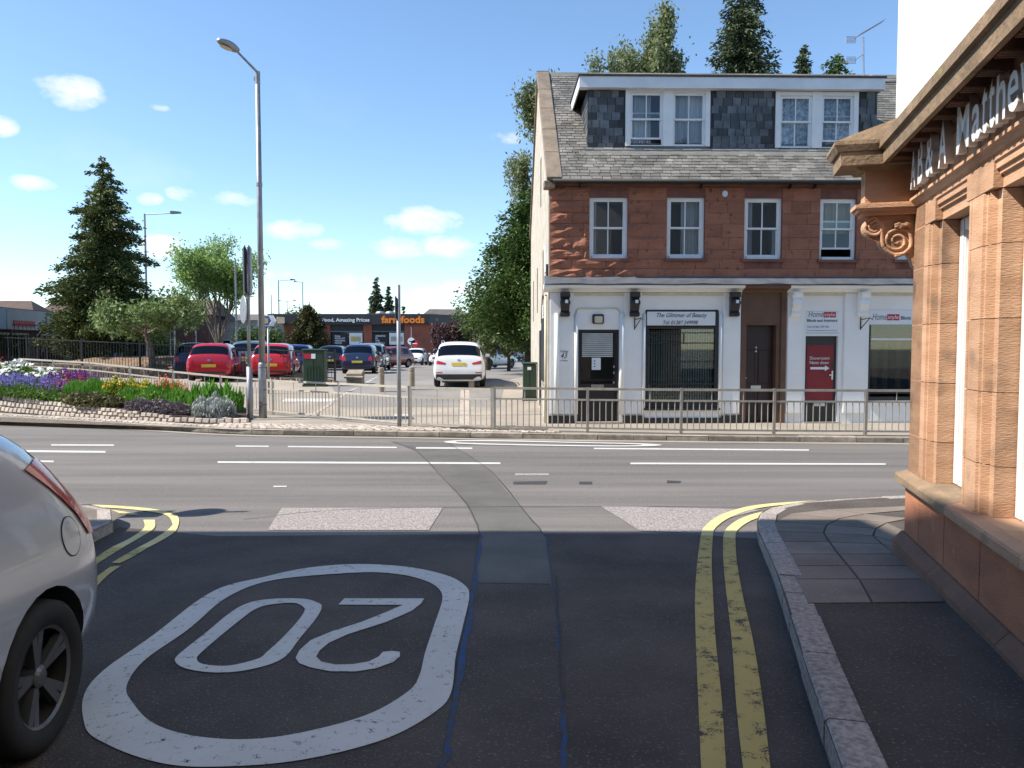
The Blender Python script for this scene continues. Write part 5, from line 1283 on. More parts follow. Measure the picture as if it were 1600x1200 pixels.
for i in range(150):
    t_ = i/150; p = fA.lerp(fB, t_)
    for r in range(3):
        c = p+Vector((random.uniform(-.04,.04), -.16+random.uniform(-.03,.03), 0)); c.z = fA.z+(fB.z-fA.z)*t_-.32+r*.13; s_ = random.uniform(.75, 1.15)
        mt = Matrix.Translation(c) @ Matrix.Rotation(random.uniform(-.3,.3), 4, 'Y') @ Matrix.Rotation(random.uniform(0,1), 4, 'Z')
        mb.box(-.085*s_, .085*s_, -.1, .1, -.07*s_, .07*s_, mt)
mb.build('stones', 'rubble', rbw, True, kind='stuff')
MB().add([fA+Vector((0,-.1,-.7)), fB+Vector((0,-.1,-.7)), fB+Vector((0,-.1,.05)), fA+Vector((0,-.1,.05)), fA+Vector((0,.15,-.7)), fB+Vector((0,.15,-.7)), fB+Vector((0,.15,.05)), fA+Vector((0,.15,.05))], [(0,1,2,3),(4,7,6,5),(3,2,6,7),(0,4,5,1),(0,3,7,4),(1,5,6,2)]).build('wall_core', 'mortar', rbw, True)

# ================================================================== CARS
def make_body(kind, L, Wd, H, lvl=2, wr=.3, axr=.72, axf=3.15):
    """lofted cage -> subdivision -> wheel arches cut -> mesh with body / glass material slots"""
    hw = Wd/2
    if kind == 'suv': belt, hood, tail = .98*H/1.62, .98, .80
    else: belt, hood, tail = .93*H/1.5, .90, .78
    def low(y, top, w, zb=.22, nose=0):  # ring without greenhouse
        return [(0,zb),(w*.8,zb),(w*.96,zb+.1),(w,zb+(top-zb)*.5),(w*.95,top-.09),(w*.86,top-.03),(w*.6,top),(0,top+.012)]
    def high(y, w, zr, wrf, zb=.2):
        return [(0,zb),(w*.84,zb),(w*.97,zb+.1),(w,.55),(w*.965,belt),(wrf*1.04,zr-.13),(wrf*.86,zr-.025),(0,zr)]
    S = [(0.0, low(0, .60, hw*.80, .34)), (.02, low(0, .70, hw*.93, .27)), (.07, low(0, belt+.0, hw*.97)), (.10, low(0, belt+.06, hw*.985)),
         (.42 if kind == 'hatch' else .30, high(0, hw*.995, H-.05, hw*.74)), (.55 if kind == 'hatch' else .5, high(0, hw, H-.015, hw*.76)), (L*.36, high(0, hw, H, hw*.78)), (L*.385, high(0, hw, H, hw*.78)),
         (L*.55, high(0, hw, H-.025, hw*.765)), (L*.60, high(0, hw, H-.06, hw*.74)),
         (L*.755, low(0, hood+.06, hw*.985)), (L*.86, low(0, hood-.02, hw*.97)), (L*.955, low(0, hood-.14, hw*.93, .25)), (L*.99, low(0, .66, hw*.86, .28)), (L, low(0, .56, hw*.76, .32))]
    if lvl == 3: S[:4] = [(0.0, low(0, .60, hw*.66, .34)), (.025, low(0, .72, hw*.82, .27)), (.09, low(0, belt, hw*.90)), (.13, low(0, belt+.06, hw*.94))]
    if lvl == 3: S[5] = (.98, S[5][1])
    vs = []; fs = []; mi = []; R_ = len(S[0][1]); ring = 2*R_-2
    for y, r in S:
        pts = r+[(-a, b) for a, b in r[-2:0:-1]]
        vs += [(a, y-L/2, b) for a, b in pts]
    for i in range(len(S)-1):
        for k in range(ring):
            k2 = (k+1) % ring; fs.append((i*ring+k, i*ring+k2, (i+1)*ring+k2, (i+1)*ring+k))
            kk = k if k < R_-1 else ring-1-k; m = 0
            if kk == 4 and i in (5, 7, 8, 9): m = 1
            if kk == 4 and i == 4: m = 1 if kind == 'suv' else 0
            if kk in (5, 6) and i == 3: m = 2
            if kk in (5, 6) and i == 9: m = 3
            mi.append(m)
    fs.append(tuple(range(ring))[::-1]); mi.append(0); fs.append(tuple(range((len(S)-1)*ring, len(S)*ring))); mi.append(0)
    me = bpy.data.meshes.new('car_cage'); me.from_pydata(vs, [], fs)
    for nm in ('car_silver', 'glass_car', 'glass_car', 'glass_car'): me.materials.append(MATS[nm])
    me.polygons.foreach_set('material_index', mi); me.update()
    bm = bmesh.new(); bm.from_mesh(me); bmesh.ops.recalc_face_normals(bm, faces=bm.faces[:]); bm.to_mesh(me); bm.free()
    ob = bpy.data.objects.new('car_cage', me); COL.objects.link(ob)
    sd_ = ob.modifiers.new('s', 'SUBSURF'); sd_.levels = lvl; sd_.render_levels = lvl
    cm = MB()
    for yy in (axr-L/2, axf-L/2):
        for sx_ in (-1, 1):
            n = 28; R2 = wr+.055
            v = [(sx_*(hw-.24), yy+R2*math.cos(2*math.pi*k/n), wr+R2*math.sin(2*math.pi*k/n)) for k in range(n)]+[(sx_*(hw+.2), yy+R2*math.cos(2*math.pi*k/n), wr+R2*math.sin(2*math.pi*k/n)) for k in range(n)]
            cm.add(v, [tuple(range(n)), tuple(range(n,2*n))[::-1]]+[(k, (k+1) % n, (k+1) % n+n, k+n) for k in range(n)])
    cme = cm.mesh('cutter'); co = bpy.data.objects.new('cutter', cme); COL.objects.link(co)
    bo = ob.modifiers.new('b', 'BOOLEAN'); bo.object = co; bo.operation = 'DIFFERENCE'; bo.solver = 'EXACT'
    bpy.context.view_layer.update()
    out = bpy.data.meshes.new_from_object(ob.evaluated_get(bpy.context.evaluated_depsgraph_get()))
    bpy.data.objects.remove(ob); bpy.data.objects.remove(co)
    def sub(test):
        bm = bmesh.new(); bm.from_mesh(out)
        bmesh.ops.delete(bm, geom=[f for f in bm.faces if not test(f)], context='FACES')
        m = bpy.data.meshes.new('car_panel'); bm.to_mesh(m); bm.free(); m.materials.clear(); m.shade_smooth(); return m
    bvh = BVHTree.FromPolygons([v.co.copy() for v in out.vertices], [p.vertices[:] for p in out.polygons])
    def liner(f):
        c = f.calc_center_median()
        return f.material_index == 0 and abs(c.x) > hw-.26 and any(math.hypot(c.y-yy, c.z-wr) < wr+.0555 for yy in (axr-L/2, axf-L/2))
    return dict(liners=[sub(lambda f, a=a, b=b: liner(f) and f.calc_center_median().x*a > 0 and f.calc_center_median().y*b > 0) for a in (-1, 1) for b in (-1, 1)], body=sub(lambda f: f.material_index == 0 and not liner(f)), sideL=sub(lambda f: f.material_index == 1 and f.calc_center_median().x < 0), sideR=sub(lambda f: f.material_index == 1 and f.calc_center_median().x > 0),
                rear=sub(lambda f: f.material_index == 2), front=sub(lambda f: f.material_index == 3), bvh=bvh, L=L, W=Wd, H=H, wr=wr, axr=axr, axf=axf, kind=kind)
def wheel_meshes(r, dark):
    ty = MB(); ty.lathe([(r*.66,-.09),(r*.93,-.10),(r,-.07),(r,.07),(r*.93,.10),(r*.66,.09)], (0,0,0), 32); n = 32
    ty = MB(); prof_ = [(r*.66,-.085),(r*.9,-.1),(r*.985,-.08),(r,-.04),(r,.04),(r*.985,.08),(r*.9,.1),(r*.66,.085)]
    for a, b in prof_:
        for k in range(n): ty.v.append((b, a*math.cos(2*math.pi*k/n), a*math.sin(2*math.pi*k/n)))
    m = len(prof_); ty.f = [(i*n+k, i*n+(k+1) % n, ((i+1) % m)*n+(k+1) % n, ((i+1) % m)*n+k) for i in range(m) for k in range(n)]
    rm = MB()
    for a, b0, b1 in ((r*.67,-.08,.085),):
        for k in range(n): rm.v += [(b0, a*math.cos(2*math.pi*k/n), a*math.sin(2*math.pi*k/n)), (b1, a*math.cos(2*math.pi*k/n), a*math.sin(2*math.pi*k/n)), (b1-.012, a*.92*math.cos(2*math.pi*k/n), a*.92*math.sin(2*math.pi*k/n))]
        rm.f = [(3*k, 3*((k+1) % n), 3*((k+1) % n)+1, 3*k+1) for k in range(n)]+[(3*k+1, 3*((k+1) % n)+1, 3*((k+1) % n)+2, 3*k+2) for k in range(n)]
    for s_ in range(5):   # five double spokes
        for da in (-.13, .13):
            t = 2*math.pi*s_/5+.3; a0 = t+da*.5; a1 = t+da
            p = lambda rr, aa, x: (x, rr*math.cos(aa), rr*math.sin(aa))
            w0, w1 = .34, .10
            rm.add([p(r*.12,a0-w0,.055), p(r*.12,a0+w0,.055), p(r*.64,a1+w1,.075), p(r*.64,a1-w1,.075), p(r*.12,a0-w0,.02), p(r*.12,a0+w0,.02), p(r*.64,a1+w1,.04), p(r*.64,a1-w1,.04)],
                   [(0,1,2,3),(4,7,6,5),(0,4,5,1),(1,5,6,2),(2,6,7,3),(3,7,4,0)])
    hubm = MB(); 
    for a, b in ((.0,.075),(r*.1,.072),(r*.15,.06),(r*.15,.0)):
        for k in range(16): hubm.v.append((b, a*math.cos(2*math.pi*k/16), a*math.sin(2*math.pi*k/16)))
    hubm.f = [(i*16+k, i*16+(k+1) % 16, (i+1)*16+(k+1) % 16, (i+1)*16+k) for i in range(3) for k in range(16)]
    rm.add(hubm.v, hubm.f)
    bk = MB(); bk.v = [(-.02, r*.66*math.cos(2*math.pi*k/n), r*.66*math.sin(2*math.pi*k/n)) for k in range(n)]; bk.f = [tuple(range(n))]
    return shared('tyre', ty, 'rubber', True), shared('rim', rm, 'alloy_dark' if dark else 'alloy'), shared('brake_disc', bk, 'plastic_dark')
WH = {}
def decal(bvh, poly, axis, sgn, off=.006, cuts=3, far=4.):
    """polygon (u, v) laid on the body: axis 'y' -> u=x seen from behind/front, axis 'x' -> u=y seen from the side"""
    bm = bmesh.new(); f = bm.faces.new([bm.verts.new((u, v, 0)) for u, v in poly]); bmesh.ops.triangulate(bm, faces=[f])
    bmesh.ops.subdivide_edges(bm, edges=bm.edges[:], cuts=cuts, use_grid_fill=True)
    bad = []
    for v in bm.verts:
        u, w = v.co.x, v.co.y
        o, d = (Vector((u, sgn*far, w)), Vector((0, -sgn, 0))) if axis == 'y' else (Vector((sgn*far, u, w)), Vector((-sgn, 0, 0)))
        h, nn, _, _ = bvh.ray_cast(o, d)
        if h is None: bad.append(v); continue
        if nn.dot(d) > 0: nn = -nn
        v.co = h+nn*off
    bmesh.ops.delete(bm, geom=bad, context='VERTS'); bmesh.ops.recalc_face_normals(bm, faces=bm.faces[:])
    me = bpy.data.meshes.new('decal'); bm.to_mesh(me); bm.free(); me.shade_smooth(); return me
BODIES = {}
def car(label, key, paint, loc, heading, group=None, alloy=False, tail='std', rack=False, name='parked_car', plate=None):
    B = BODIES[key]; t = thing(name, label, 'car', loc, heading, group); L, Wd, H = B['L'], B['W'], B['H']
    def put(nm, me, mat, parent=t):
        m = me.copy(); m.materials.clear(); m.materials.append(MATS[mat]); o = bpy.data.objects.new(nm, m); link(o, parent); return o
    body = put('body', B['body'], paint); [put('wheel_arch', m_, 'plastic_dark') for m_ in B['liners']]; put('side_window', B['sideL'], 'glass_car'); put('side_window', B['sideR'], 'glass_car'); put('rear_window', B['rear'], 'glass_car'); put('windscreen', B['front'], 'glass_car')
    k = (B['wr'], alloy)
    if k not in WH: WH[k] = wheel_meshes(B['wr'], not alloy)
    for yy in (B['axr']-L/2, B['axf']-L/2):
        for sx_ in (-1, 1):
            w = bpy.data.objects.new('wheel', WH[k][0]); link(w, t); w.location = (sx_*(Wd/2-.115), yy, B['wr']); w.rotation_euler = (random.uniform(0,6), 0, 0 if sx_ > 0 else math.pi); w.name = 'wheel'
            for nm, me in (('rim', WH[k][1]), ('brake_disc', WH[k][2])): o = bpy.data.objects.new(nm, me); link(o, w)
    bv = B['bvh']; hw = Wd/2; zb = H*.62
    def dec(nm, poly, ax, sg, mat, off=.006, cuts=3): 
        me = decal(bv, poly, ax, sg, off, cuts); me.materials.append(MATS[mat]); o = bpy.data.objects.new(nm, me); link(o, t); return o
    for s_ in (-1, 1):
        if tail == 'suv': pl = [(s_*hw*.48,.86),(s_*hw*.95,.98),(s_*hw*.97,.84),(s_*hw*.52,.80)]
        elif tail == 'tall': pl = [(s_*hw*.70,.70),(s_*hw*.95,.72),(s_*hw*.92,1.12),(s_*hw*.80,1.10)]
        else: pl = [(s_*hw*.64,.66),(s_*hw*.96,.68),(s_*hw*.95,.90),(s_*hw*.70,.88)]
        if tail != 'near': dec('tail_light', pl, 'y', -1, 'lamp_red', .008)
        dec('headlight', [(s_*hw*.50,.62),(s_*hw*.90,.66),(s_*hw*.90,.78),(s_*hw*.55,.72)], 'y', 1, 'lamp_clear', .008)
        mb = MB(); mt = Matrix.Translation((s_*(hw+.06), L*.19, H*.66)); mb.box(-.09,.09,-.05,.05,-.06,.07, mt); bevel(mb.build('wing_mirror', paint, t), .025, 2)
        for yy in (L*.0, -L*.2): 
            h, nn, _, _ = bv.ray_cast(Vector((s_*3, yy, H*.56)), Vector((-s_,0,0)))
            if h and tail != 'near': MB().box(h.x-.02, h.x+.02, yy-.09, yy+.09, h.z-.015, h.z+.015).build('door_handle', paint, t)
    dec('number_plate', [(-.26,.55),(.26,.55),(.26,.66),(-.26,.66)] if key != 'suv' else [(-.26,.76),(.26,.76),(.26,.87),(-.26,.87)], 'y', -1, 'plate_yellow', .012); dec('number_plate', [(-.26,.42),(.26,.42),(.26,.53),(-.26,.53)], 'y', 1, 'plate_white', .012)
    dec('grille', [(-hw*.5,.56),(hw*.5,.56),(hw*.45,.66),(-hw*.45,.66)], 'y', 1, 'plastic_dark', .007); dec('bumper_trim', [(-hw*.7,.27),(hw*.7,.27),(hw*.72,.36),(-hw*.72,.36)], 'y', 1, 'plastic_dark', .007)
    if key == 'suv':
        dec('bumper_trim', [(-hw*.86,.28),(hw*.86,.28),(hw*.86,.47),(-hw*.86,.47)], 'y', -1, 'plastic_dark', .009, 4); 
        for s_ in (-1,1): dec('reflector', [(s_*hw*.62,.50),(s_*hw*.86,.50),(s_*hw*.86,.54),(s_*hw*.62,.54)], 'y', -1, 'lamp_red', .012)
    else: dec('bumper_trim', [(-hw*.72,.30),(hw*.72,.30),(hw*.74,.38),(-hw*.74,.38)], 'y', -1, 'plastic_dark', .008)
    dec('badge', [(-.05,.78),(.05,.78),(.05,.85),(-.05,.85)] if key != 'suv' else [(-.05,.93),(.05,.93),(.05,.99),(-.05,.99)], 'y', -1, 'chrome', .012, 1)
    MB().box(-hw*.66, hw*.66, -L*.42, L*.42, .16, .24).build('underbody', 'plastic_dark', t)
    mb = MB(); mb.box(-hw*.62,hw*.62,-L*.1,L*.02,.5,.95); mb.box(-hw*.6,hw*.6,-L*.30,-L*.22,.5,1.0); bevel(mb.build('seats', 'plastic_dark', t), .06, 2)
    for s_ in (-.35,.35): MB().box(s_-.12, s_+.12, -L*.02, L*.02, .95, 1.18).build('headrest', 'plastic_dark', t)
    if rack:
        for s_ in (-1, 1): MB().tube([(s_*hw*.70,-L*.27,H-.06),(s_*hw*.71,-L*.22,H+.02),(s_*hw*.71,L*.02,H+.02),(s_*hw*.69,L*.07,H-.05)], .02, 6).build('roof_rail', 'plastic_dark' if rack == 1 else 'chrome', t)
    return t
BODIES['hatch'] = make_body('hatch', 3.95, 1.70, 1.50); BODIES['suv'] = make_body('suv', 4.45, 1.86, 1.64, 2, .35, .82, 3.5)
BODIES['small'] = make_body('hatch', 3.6, 1.64, 1.48); BODIES['near'] = make_body('hatch', 4.0, 1.72, 1.47, 3, .315, .70, 3.2)
def cpos(px_, Y): return Vector(((px_-800)/1200*Y, Y, fz(Y)))
def rpos(px_, Y, hd, L=3.95): c = cpos(px_, Y); q = c+Vector((-math.sin(hd), math.cos(hd), 0))*L/2; return Vector((q.x, q.y, (fz(q.y)+c.z)/2))
CG = 'cars parked in the car park'
car('red hatchback showing its rear behind the black fence, next to the dark blue car', 'hatch', 'car_red', rpos(326,29.3,R(12)), R(12), CG, True)
car('bright red small hatchback with tall tail lights behind the sign posts', 'small', 'car_red_bright', rpos(421,30,R(8)), R(8), CG, True, 'tall')
car('dark blue car mostly hidden to the left of the red hatchback', 'hatch', 'car_blue_dark', rpos(303,32,R(18)), R(18), CG)
car('steel blue estate car between the two red hatchbacks', 'suv', 'car_steel', rpos(388,36,R(10)), R(10), CG, True, 'suv', 1)
car('bright blue hatchback beyond the bright red hatchback', 'hatch', 'car_blue', rpos(460,39,R(7)), R(7), CG, True)
car('black hatchback behind the ribbed green cabinet', 'hatch', 'car_black', rpos(515,45,R(4)), R(4), CG, True)
car('dark grey car beyond the black hatchback', 'hatch', 'car_steel', rpos(492,51,R(5)), R(5), CG)
car('dark blue hatchback with yellow number plate near the dashed bay line', 'hatch', 'car_blue_dark', rpos(558,38,R(2)), R(2), CG, True)
car('pale grey people carrier beyond the dark blue hatchback', 'suv', 'car_grey', rpos(576,44.5,R(3)), R(3), CG, True, 'suv', 1)
car('dark red car parked facing the camera beyond the grey people carrier', 'hatch', 'car_maroon', cpos(607,54), R(150), CG, True)
car('small white hatchback facing out of the car park in front of the brick supermarket', 'small', 'car_white', cpos(650.5,66), R(178), None, True, name='moving_car')
k = car('white SUV with roof rails and black lower bumper, seen from behind', 'suv', 'car_white', rpos(717,26.9,R(1.5),4.45), R(1.5), None, False, 'suv', 2, name='moving_car')
car('white saloon turning behind the white SUV', 'hatch', 'car_white', cpos(769,53), R(-38), None, False, name='moving_car')
car('white car half hidden left of the white SUV', 'small', 'car_white', cpos(690,64), R(175), CG)
car('small blue car far off beyond the car park', 'hatch', 'car_steel', cpos(803,92), R(-60), None); car('tiny white car far off beside the blue one', 'small', 'car_white', cpos(815,90), R(0), None)
car('grey-blue van-like car parked by the shop row behind the conifer', 'suv', 'car_steel', cpos(203,60), R(-80), None, True)
# near silver car
SC = car('silver hatchback parked at the kerb of the side street, seen from its rear quarter', 'near', 'car_silver', (-2.69, 1.80, 0), R(184), None, False, 'near')
bv = BODIES['near']['bvh']
def sdec(nm, poly, mat, off=.006, cuts=4, ax='x', sg=1, parent=SC):
    me = decal(bv, poly, ax, sg, off, cuts); me.materials.append(MATS[mat]); o = bpy.data.objects.new(nm, me); link(o, parent); return o

# ================================================================== TREES
def quads(C, A, Bv, name, mat, parent):
    """leaf faces: centre C, half-axes A and Bv (n,3 arrays)"""
    n = len(C); v = np.empty((n, 4, 3)); v[:,0] = C-A; v[:,1] = C-Bv*.9+A*.1; v[:,2] = C+A; v[:,3] = C+Bv*.9+A*.1
    o = origin(parent); v -= np.array(o)
    me = bpy.data.meshes.new(name); me.vertices.add(n*4); me.vertices.foreach_set('co', v.ravel())
    me.loops.add(n*4); me.loops.foreach_set('vertex_index', np.arange(n*4, dtype=np.int32))
    me.polygons.add(n); me.polygons.foreach_set('loop_start', np.arange(0, n*4, 4, dtype=np.int32)); me.polygons.foreach_set('loop_total', np.full(n, 4, dtype=np.int32))
    me.update(); me.validate(); me.materials.append(MATS[mat]); ob = bpy.data.objects.new(name, me); link(ob, parent); return ob
def unit(a): return a/np.maximum(1e-9, np.linalg.norm(a, axis=1, keepdims=True))
def leafset(C, size, ratio=.5, bias=None, bw=0.):
    n = len(C); a = unit(rng.normal(size=(n,3)))
    if bias is not None: a = unit(a*(1-bw)+np.asarray(bias)*bw*1.6)
    b = unit(np.cross(a, rng.normal(size=(n,3)))); s = size*rng.uniform(.6, 1.35, (n,1))
    return C, a*s, b*s*ratio
def conifer(label, base, h, r, n_leaf, leaf, mat, droop=.25, taper=.85, low=.12, whorl=.32, irregular=.35, trunk_r=.16, flat=.12, group=None, cat='tree', name='conifer_tree', lean=(0,0), blunt=.0, clump=.16, bark='bark'):
    base = Vector(base); t = thing(name, label, cat, base, 0, group)
    tr = MB(); top = base+Vector((lean[0], lean[1], h)); tr.tube([base-Vector((0,0,.2)), base.lerp(top,.35), base.lerp(top,.7), top-Vector((0,0,.05*h))], [trunk_r*1.3, trunk_r*.9, trunk_r*.5, trunk_r*.1], 8)
    pts = []; dirs = []
    z = low*h; ph = 0
    nb = 0
    while z < h*.99:
        f = (z/h-low)/(1-low); Lr = r*((1-f)**taper*(1-blunt)+blunt*math.sqrt(max(0, 1-f*f)))+.06*r
        k = 5 if f > .8 else 7
        for i in range(k):
            a = ph+2*math.pi*i/k+random.uniform(-.35,.35); Lb = Lr*random.uniform(1-irregular, 1.0+irregular*.35)
            o = base.lerp(top, z/h)+Vector((0,0,random.uniform(-.5,.5)*whorl)); d = Vector((math.cos(a), math.sin(a), 0))
            m = max(3, int(Lb/(clump*1.2)))
            for j in range(m):
                s = (j+.7)/m; p = o+d*Lb*s+Vector((0,0,.16*Lb*s-droop*Lb*s*s*1.3)); wd = (.25+.75*(1-s)*.8)*Lb*.26
                pts.append((p.x, p.y, p.z, wd+.04)); dirs.append((d.x, d.y, -droop))
            if Lb > .6 and nb < 90: tr.tube([o, o+d*Lb*.5+Vector((0,0,.04*Lb)), o+d*Lb*.9+Vector((0,0,.14*Lb-droop*Lb))], [trunk_r*.22, trunk_r*.13, .008], 4, False); nb += 1
        z += whorl*(1-.35*f); ph += 1.1
    pts = np.array(pts); dirs = np.array(dirs); w = pts[:,3]+.05; pr = w**1.5; pr /= pr.sum()
    idx = rng.choice(len(pts), n_leaf, p=pr); off = rng.normal(size=(n_leaf,3))*pts[idx,3:4]*.75; off[:,2] *= flat/.16
    C, A, Bv = leafset(pts[idx,:3]+off, leaf, .45, dirs[idx], .45)
    tr.build('trunk', bark, t, True, smooth=True); quads(C, A, Bv, 'crown', mat, t); return t
def grow(p, d, L, r, depth, out, tr, spread=.55, n=3, up=.15, shrink=.68):
    q = p+d*L; mid = p.lerp(q, .5)+Vector((random.uniform(-1,1), random.uniform(-1,1), random.uniform(-.5,.5)))*L*.06
    tr.tube([p, mid, q], [r, r*.82, r*.62], 6 if depth > 1 else 4, False)
    if depth <= 1: out.append((mid.lerp(q,.3), d)); out.append((q, d))
    if depth == 0: return
    for i in range(n):
        a = random.uniform(0, 6.283); e = Vector((math.cos(a), math.sin(a), random.uniform(-.3,.5))); nd = (d+e*spread*random.uniform(.6,1.3)+Vector((0,0,up))).normalized()
        grow(p.lerp(q, random.uniform(.55,1)), nd, L*shrink*random.uniform(.75,1.15), r*.58, depth-1, out, tr, spread, n, up, shrink)
def broadleaf(label, base, h, trunk_h, L0, r0, n_leaf, leaf, mat, depth=4, spread=.6, n=3, up=.15, puff=.32, group=None, name='leafy_tree', bark='bark', lean=(0,0), limbs=5, limb_up=.9, hang=0, ratio=.5, squash=1.):
    base = Vector(base); t = thing(name, label, 'tree', base, 0, group); tr = MB(); out = []
    top = base+Vector((lean[0], lean[1], trunk_h)); tr.tube([base-Vector((0,0,.2)), base+Vector((lean[0]*.3, lean[1]*.3, trunk_h*.4)), top], [r0*1.35, r0, r0*.85], 10, False)
    for i in range(limbs):
        a = 2*math.pi*i/limbs+random.uniform(-.4,.4); d = Vector((math.cos(a)*spread*1.3, math.sin(a)*spread*1.3, limb_up)).normalized()
        grow(top-Vector((0,0,random.uniform(0,.15)*trunk_h)), d, L0*random.uniform(.8,1.15), r0*.6, depth-1, out, tr, spread, n, up)
    P_ = np.array([tuple(o[0]) for o in out]); zmax = base.z+h
    P_[:,2] = np.minimum(P_[:,2], zmax-.02*h)
    if hang:
        S = []
        for p in P_[rng.choice(len(P_), min(len(P_), 700), replace=False)]:
            l = hang*rng.uniform(.3, 1.2); m = 7
            for j in range(m): S.append(p+np.array([rng.normal()*.05, rng.normal()*.05, -l*j/m]))
        P_ = np.vstack([P_, np.array(S)])
    idx = rng.integers(0, len(P_), n_leaf); off = rng.normal(size=(n_leaf,3))*puff; off[:,2] *= squash
    if hang: off *= np.where(idx >= len(out), .4, 1.)[:,None]
    C, A, Bv = leafset(P_[idx]+off, leaf, ratio, (0,0,-1), .3 if hang else .08)
    tr.build('trunk', bark, t, True, smooth=True); quads(C, A, Bv, 'crown', mat, t); return t
def X(px_, Y, z=None): return Vector(((px_-800)/1200*Y, Y, fz(Y) if z is None else z))
# left group
conifer('tall dark conifer with clumped branches standing in the bare earth bed', X(168,37,1.1), 9.4, 2.75, 70000, .085, 'leaf_conifer', .22, .72, .16, .55, .5, .26, .10)
conifer('shorter bushy conifer leaning out at the left of the tall conifer', X(138,37.5,1.0), 5.0, 2.05, 26000, .085, 'leaf_conifer', .15, .55, .1, .5, .4, .14, .12, blunt=.4)
broadleaf('small spreading cherry tree with pale leaves and leaning trunk by the fence', X(240,33,.8), 4.5, 1.5, 1.2, .12, 6500, .10, 'leaf_cherry', 4, .95, 3, .0, .22, lean=(-.3,0), limb_up=.4, limbs=6, bark='bark_pale')
broadleaf('light green upright tree with open vase-shaped crown above the red hatchback', X(343,46), 8.0, 1.3, 2.85, .12, 15000, .10, 'leaf_fresh', 4, .42, 3, .25, .28, limb_up=1.5, limbs=8, bark='bark_pale')
conifer('dense dark olive yew tree in front of the supermarket', X(483,52), 4.2, 1.5, 26000, .085, 'leaf_yew', .1, .55, .1, .3, .3, .1, .2, blunt=.5)
# behind the supermarket
FGp = 'conifers behind the supermarket'
conifer('broad tall spruce rising behind the supermarket roof', X(589,92), 9.9, 2.1, 16000, .17, 'leaf_fir', .3, .8, .1, .6, .3, .2)
conifer('narrower spruce beside the broad spruce behind the supermarket', X(608,93), 8.9, 1.5, 10000, .17, 'leaf_fir', .3, .85, .1, .6, .3, .15)
conifer('small pointed conifer above the orange supermarket lettering', X(631,90), 6.4, .9, 4000, .12, 'leaf_cypress', .2, .8, .1, .5, .3, .12); conifer('tiny dark conifer tip beside the grey hipped roof', X(655,110), 6.4, .8, 3000, .14, 'leaf_fir', .25, .8, .1, .5, .3, .12)
for a, Y, h, lab in ((425,115,8.0,'rounded dark tree far behind the tall lamp column'),(448,118,9.6,'large rounded green tree far behind the twin street lights'),(395,112,6.5,'low bushy tree far behind the edge-on signs'),(647,98,5.2,'low green bush behind the supermarket sign')):
    broadleaf(lab, X(a,Y), h, h*.25, h*.25, .2, 7000, .20, 'leaf_far', 3, .8, 3, .05, .65, limbs=6)
broadleaf('rounded green tree above the low shop row roof', X(22,88), 7.6, 2.2, 1.5, .2, 8000, .16, 'leaf_far', 3, .7, 3, .1, .45, limbs=6)
broadleaf('small dark tree over the low shops, right of the rounded tree', X(36,84), 5.4, 1.4, 1.2, .15, 4000, .14, 'leaf_conifer', 3, .7, 3, .1, .35, limbs=5)
broadleaf('pale feathery tree just showing over the supermarket roof', X(518,105), 6.0, 1.5, 1.4, .12, 2500, .12, 'leaf_birch', 3, .7, 3, .1, .4)
broadleaf('green bush behind the slim posts near the brick house', X(243,58), 2.9, .7, .8, .1, 6000, .1, 'leaf_cypress', 3, .8, 3, .1, .3); broadleaf('green bushy tree behind the bright red hatchback', X(412,60), 4.2, 1, 1, .1, 7000, .12, 'leaf_cypress', 3, .8, 3, .1, .38)
# right of the car park
broadleaf('weeping purple-leaved beech beside the supermarket wall', X(722,50), 5.6, 2.0, 1.0, .14, 12000, .10, 'leaf_purple', 4, .85, 3, -.05, .24, hang=1.8, limb_up=.6)
conifer('big bright green cypress growing beside the corner building gable', X(829,37), 9.0, 3.5, 80000, .095, 'leaf_cypress', .12, .8, .26, .38, .35, .25, .2, blunt=.0)
broadleaf('purple-leaved tree behind the green cypress', X(762,46), 7.0, 2.6, 1.3, .15, 5000, .10, 'leaf_purple', 3, .7, 3, .0, .22, hang=.9)
broadleaf('grey-green shrub growing under the beech', X(795,44), 3.6, .9, 1.1, .1, 9000, .09, 'leaf_birch', 3, .9, 3, 0, .3, hang=.6)
# behind the corner building
bp = Vector((6.6, 39, fz(39)))
broadleaf('tall weeping silver birch rising behind the dormer roof', bp, 19.8, 11.8, 2.7, .24, 34000, .10, 'leaf_birch', 4, .28, 3, .22, .26, bark='bark_birch', hang=2.8, limb_up=1.5, limbs=6)
broadleaf('lower spreading birch behind the gable ridge', Vector((3.5, 38, fz(38))), 16.9, 11.3, 2.2, .2, 26000, .10, 'leaf_birch', 4, .75, 3, .05, .28, bark='bark_birch', hang=1.8, limb_up=.9, limbs=6)
broadleaf('thin drooping birch showing left of the gable', Vector((1.25, 42, fz(42))), 15.6, 10.0, 1.3, .14, 8000, .09, 'leaf_birch', 3, .5, 3, .1, .2, bark='bark_birch', hang=3.2, limb_up=1.0, limbs=5)
conifer('tall dark fir rising behind the dormer roof', Vector((12.0, 41, fz(41))), 22.0, 3.3, 70000, .12, 'leaf_fir', .45, .72, .3, .55, .4, .28, .16)
conifer('small pointed conifer tip peeping over the dormer roof', Vector((17.1, 46, fz(46))), 19.3, 1.2, 6000, .11, 'leaf_fir', .4, .8, .75, .4, .35, .1); conifer('rounded bushy conifer tip over the dormer roof near the aerial', Vector((19.2, 46.5, fz(46))), 18.8, 1.6, 9000, .11, 'leaf_cypress', .5, .5, .75, .4, .4, .1, blunt=.4)

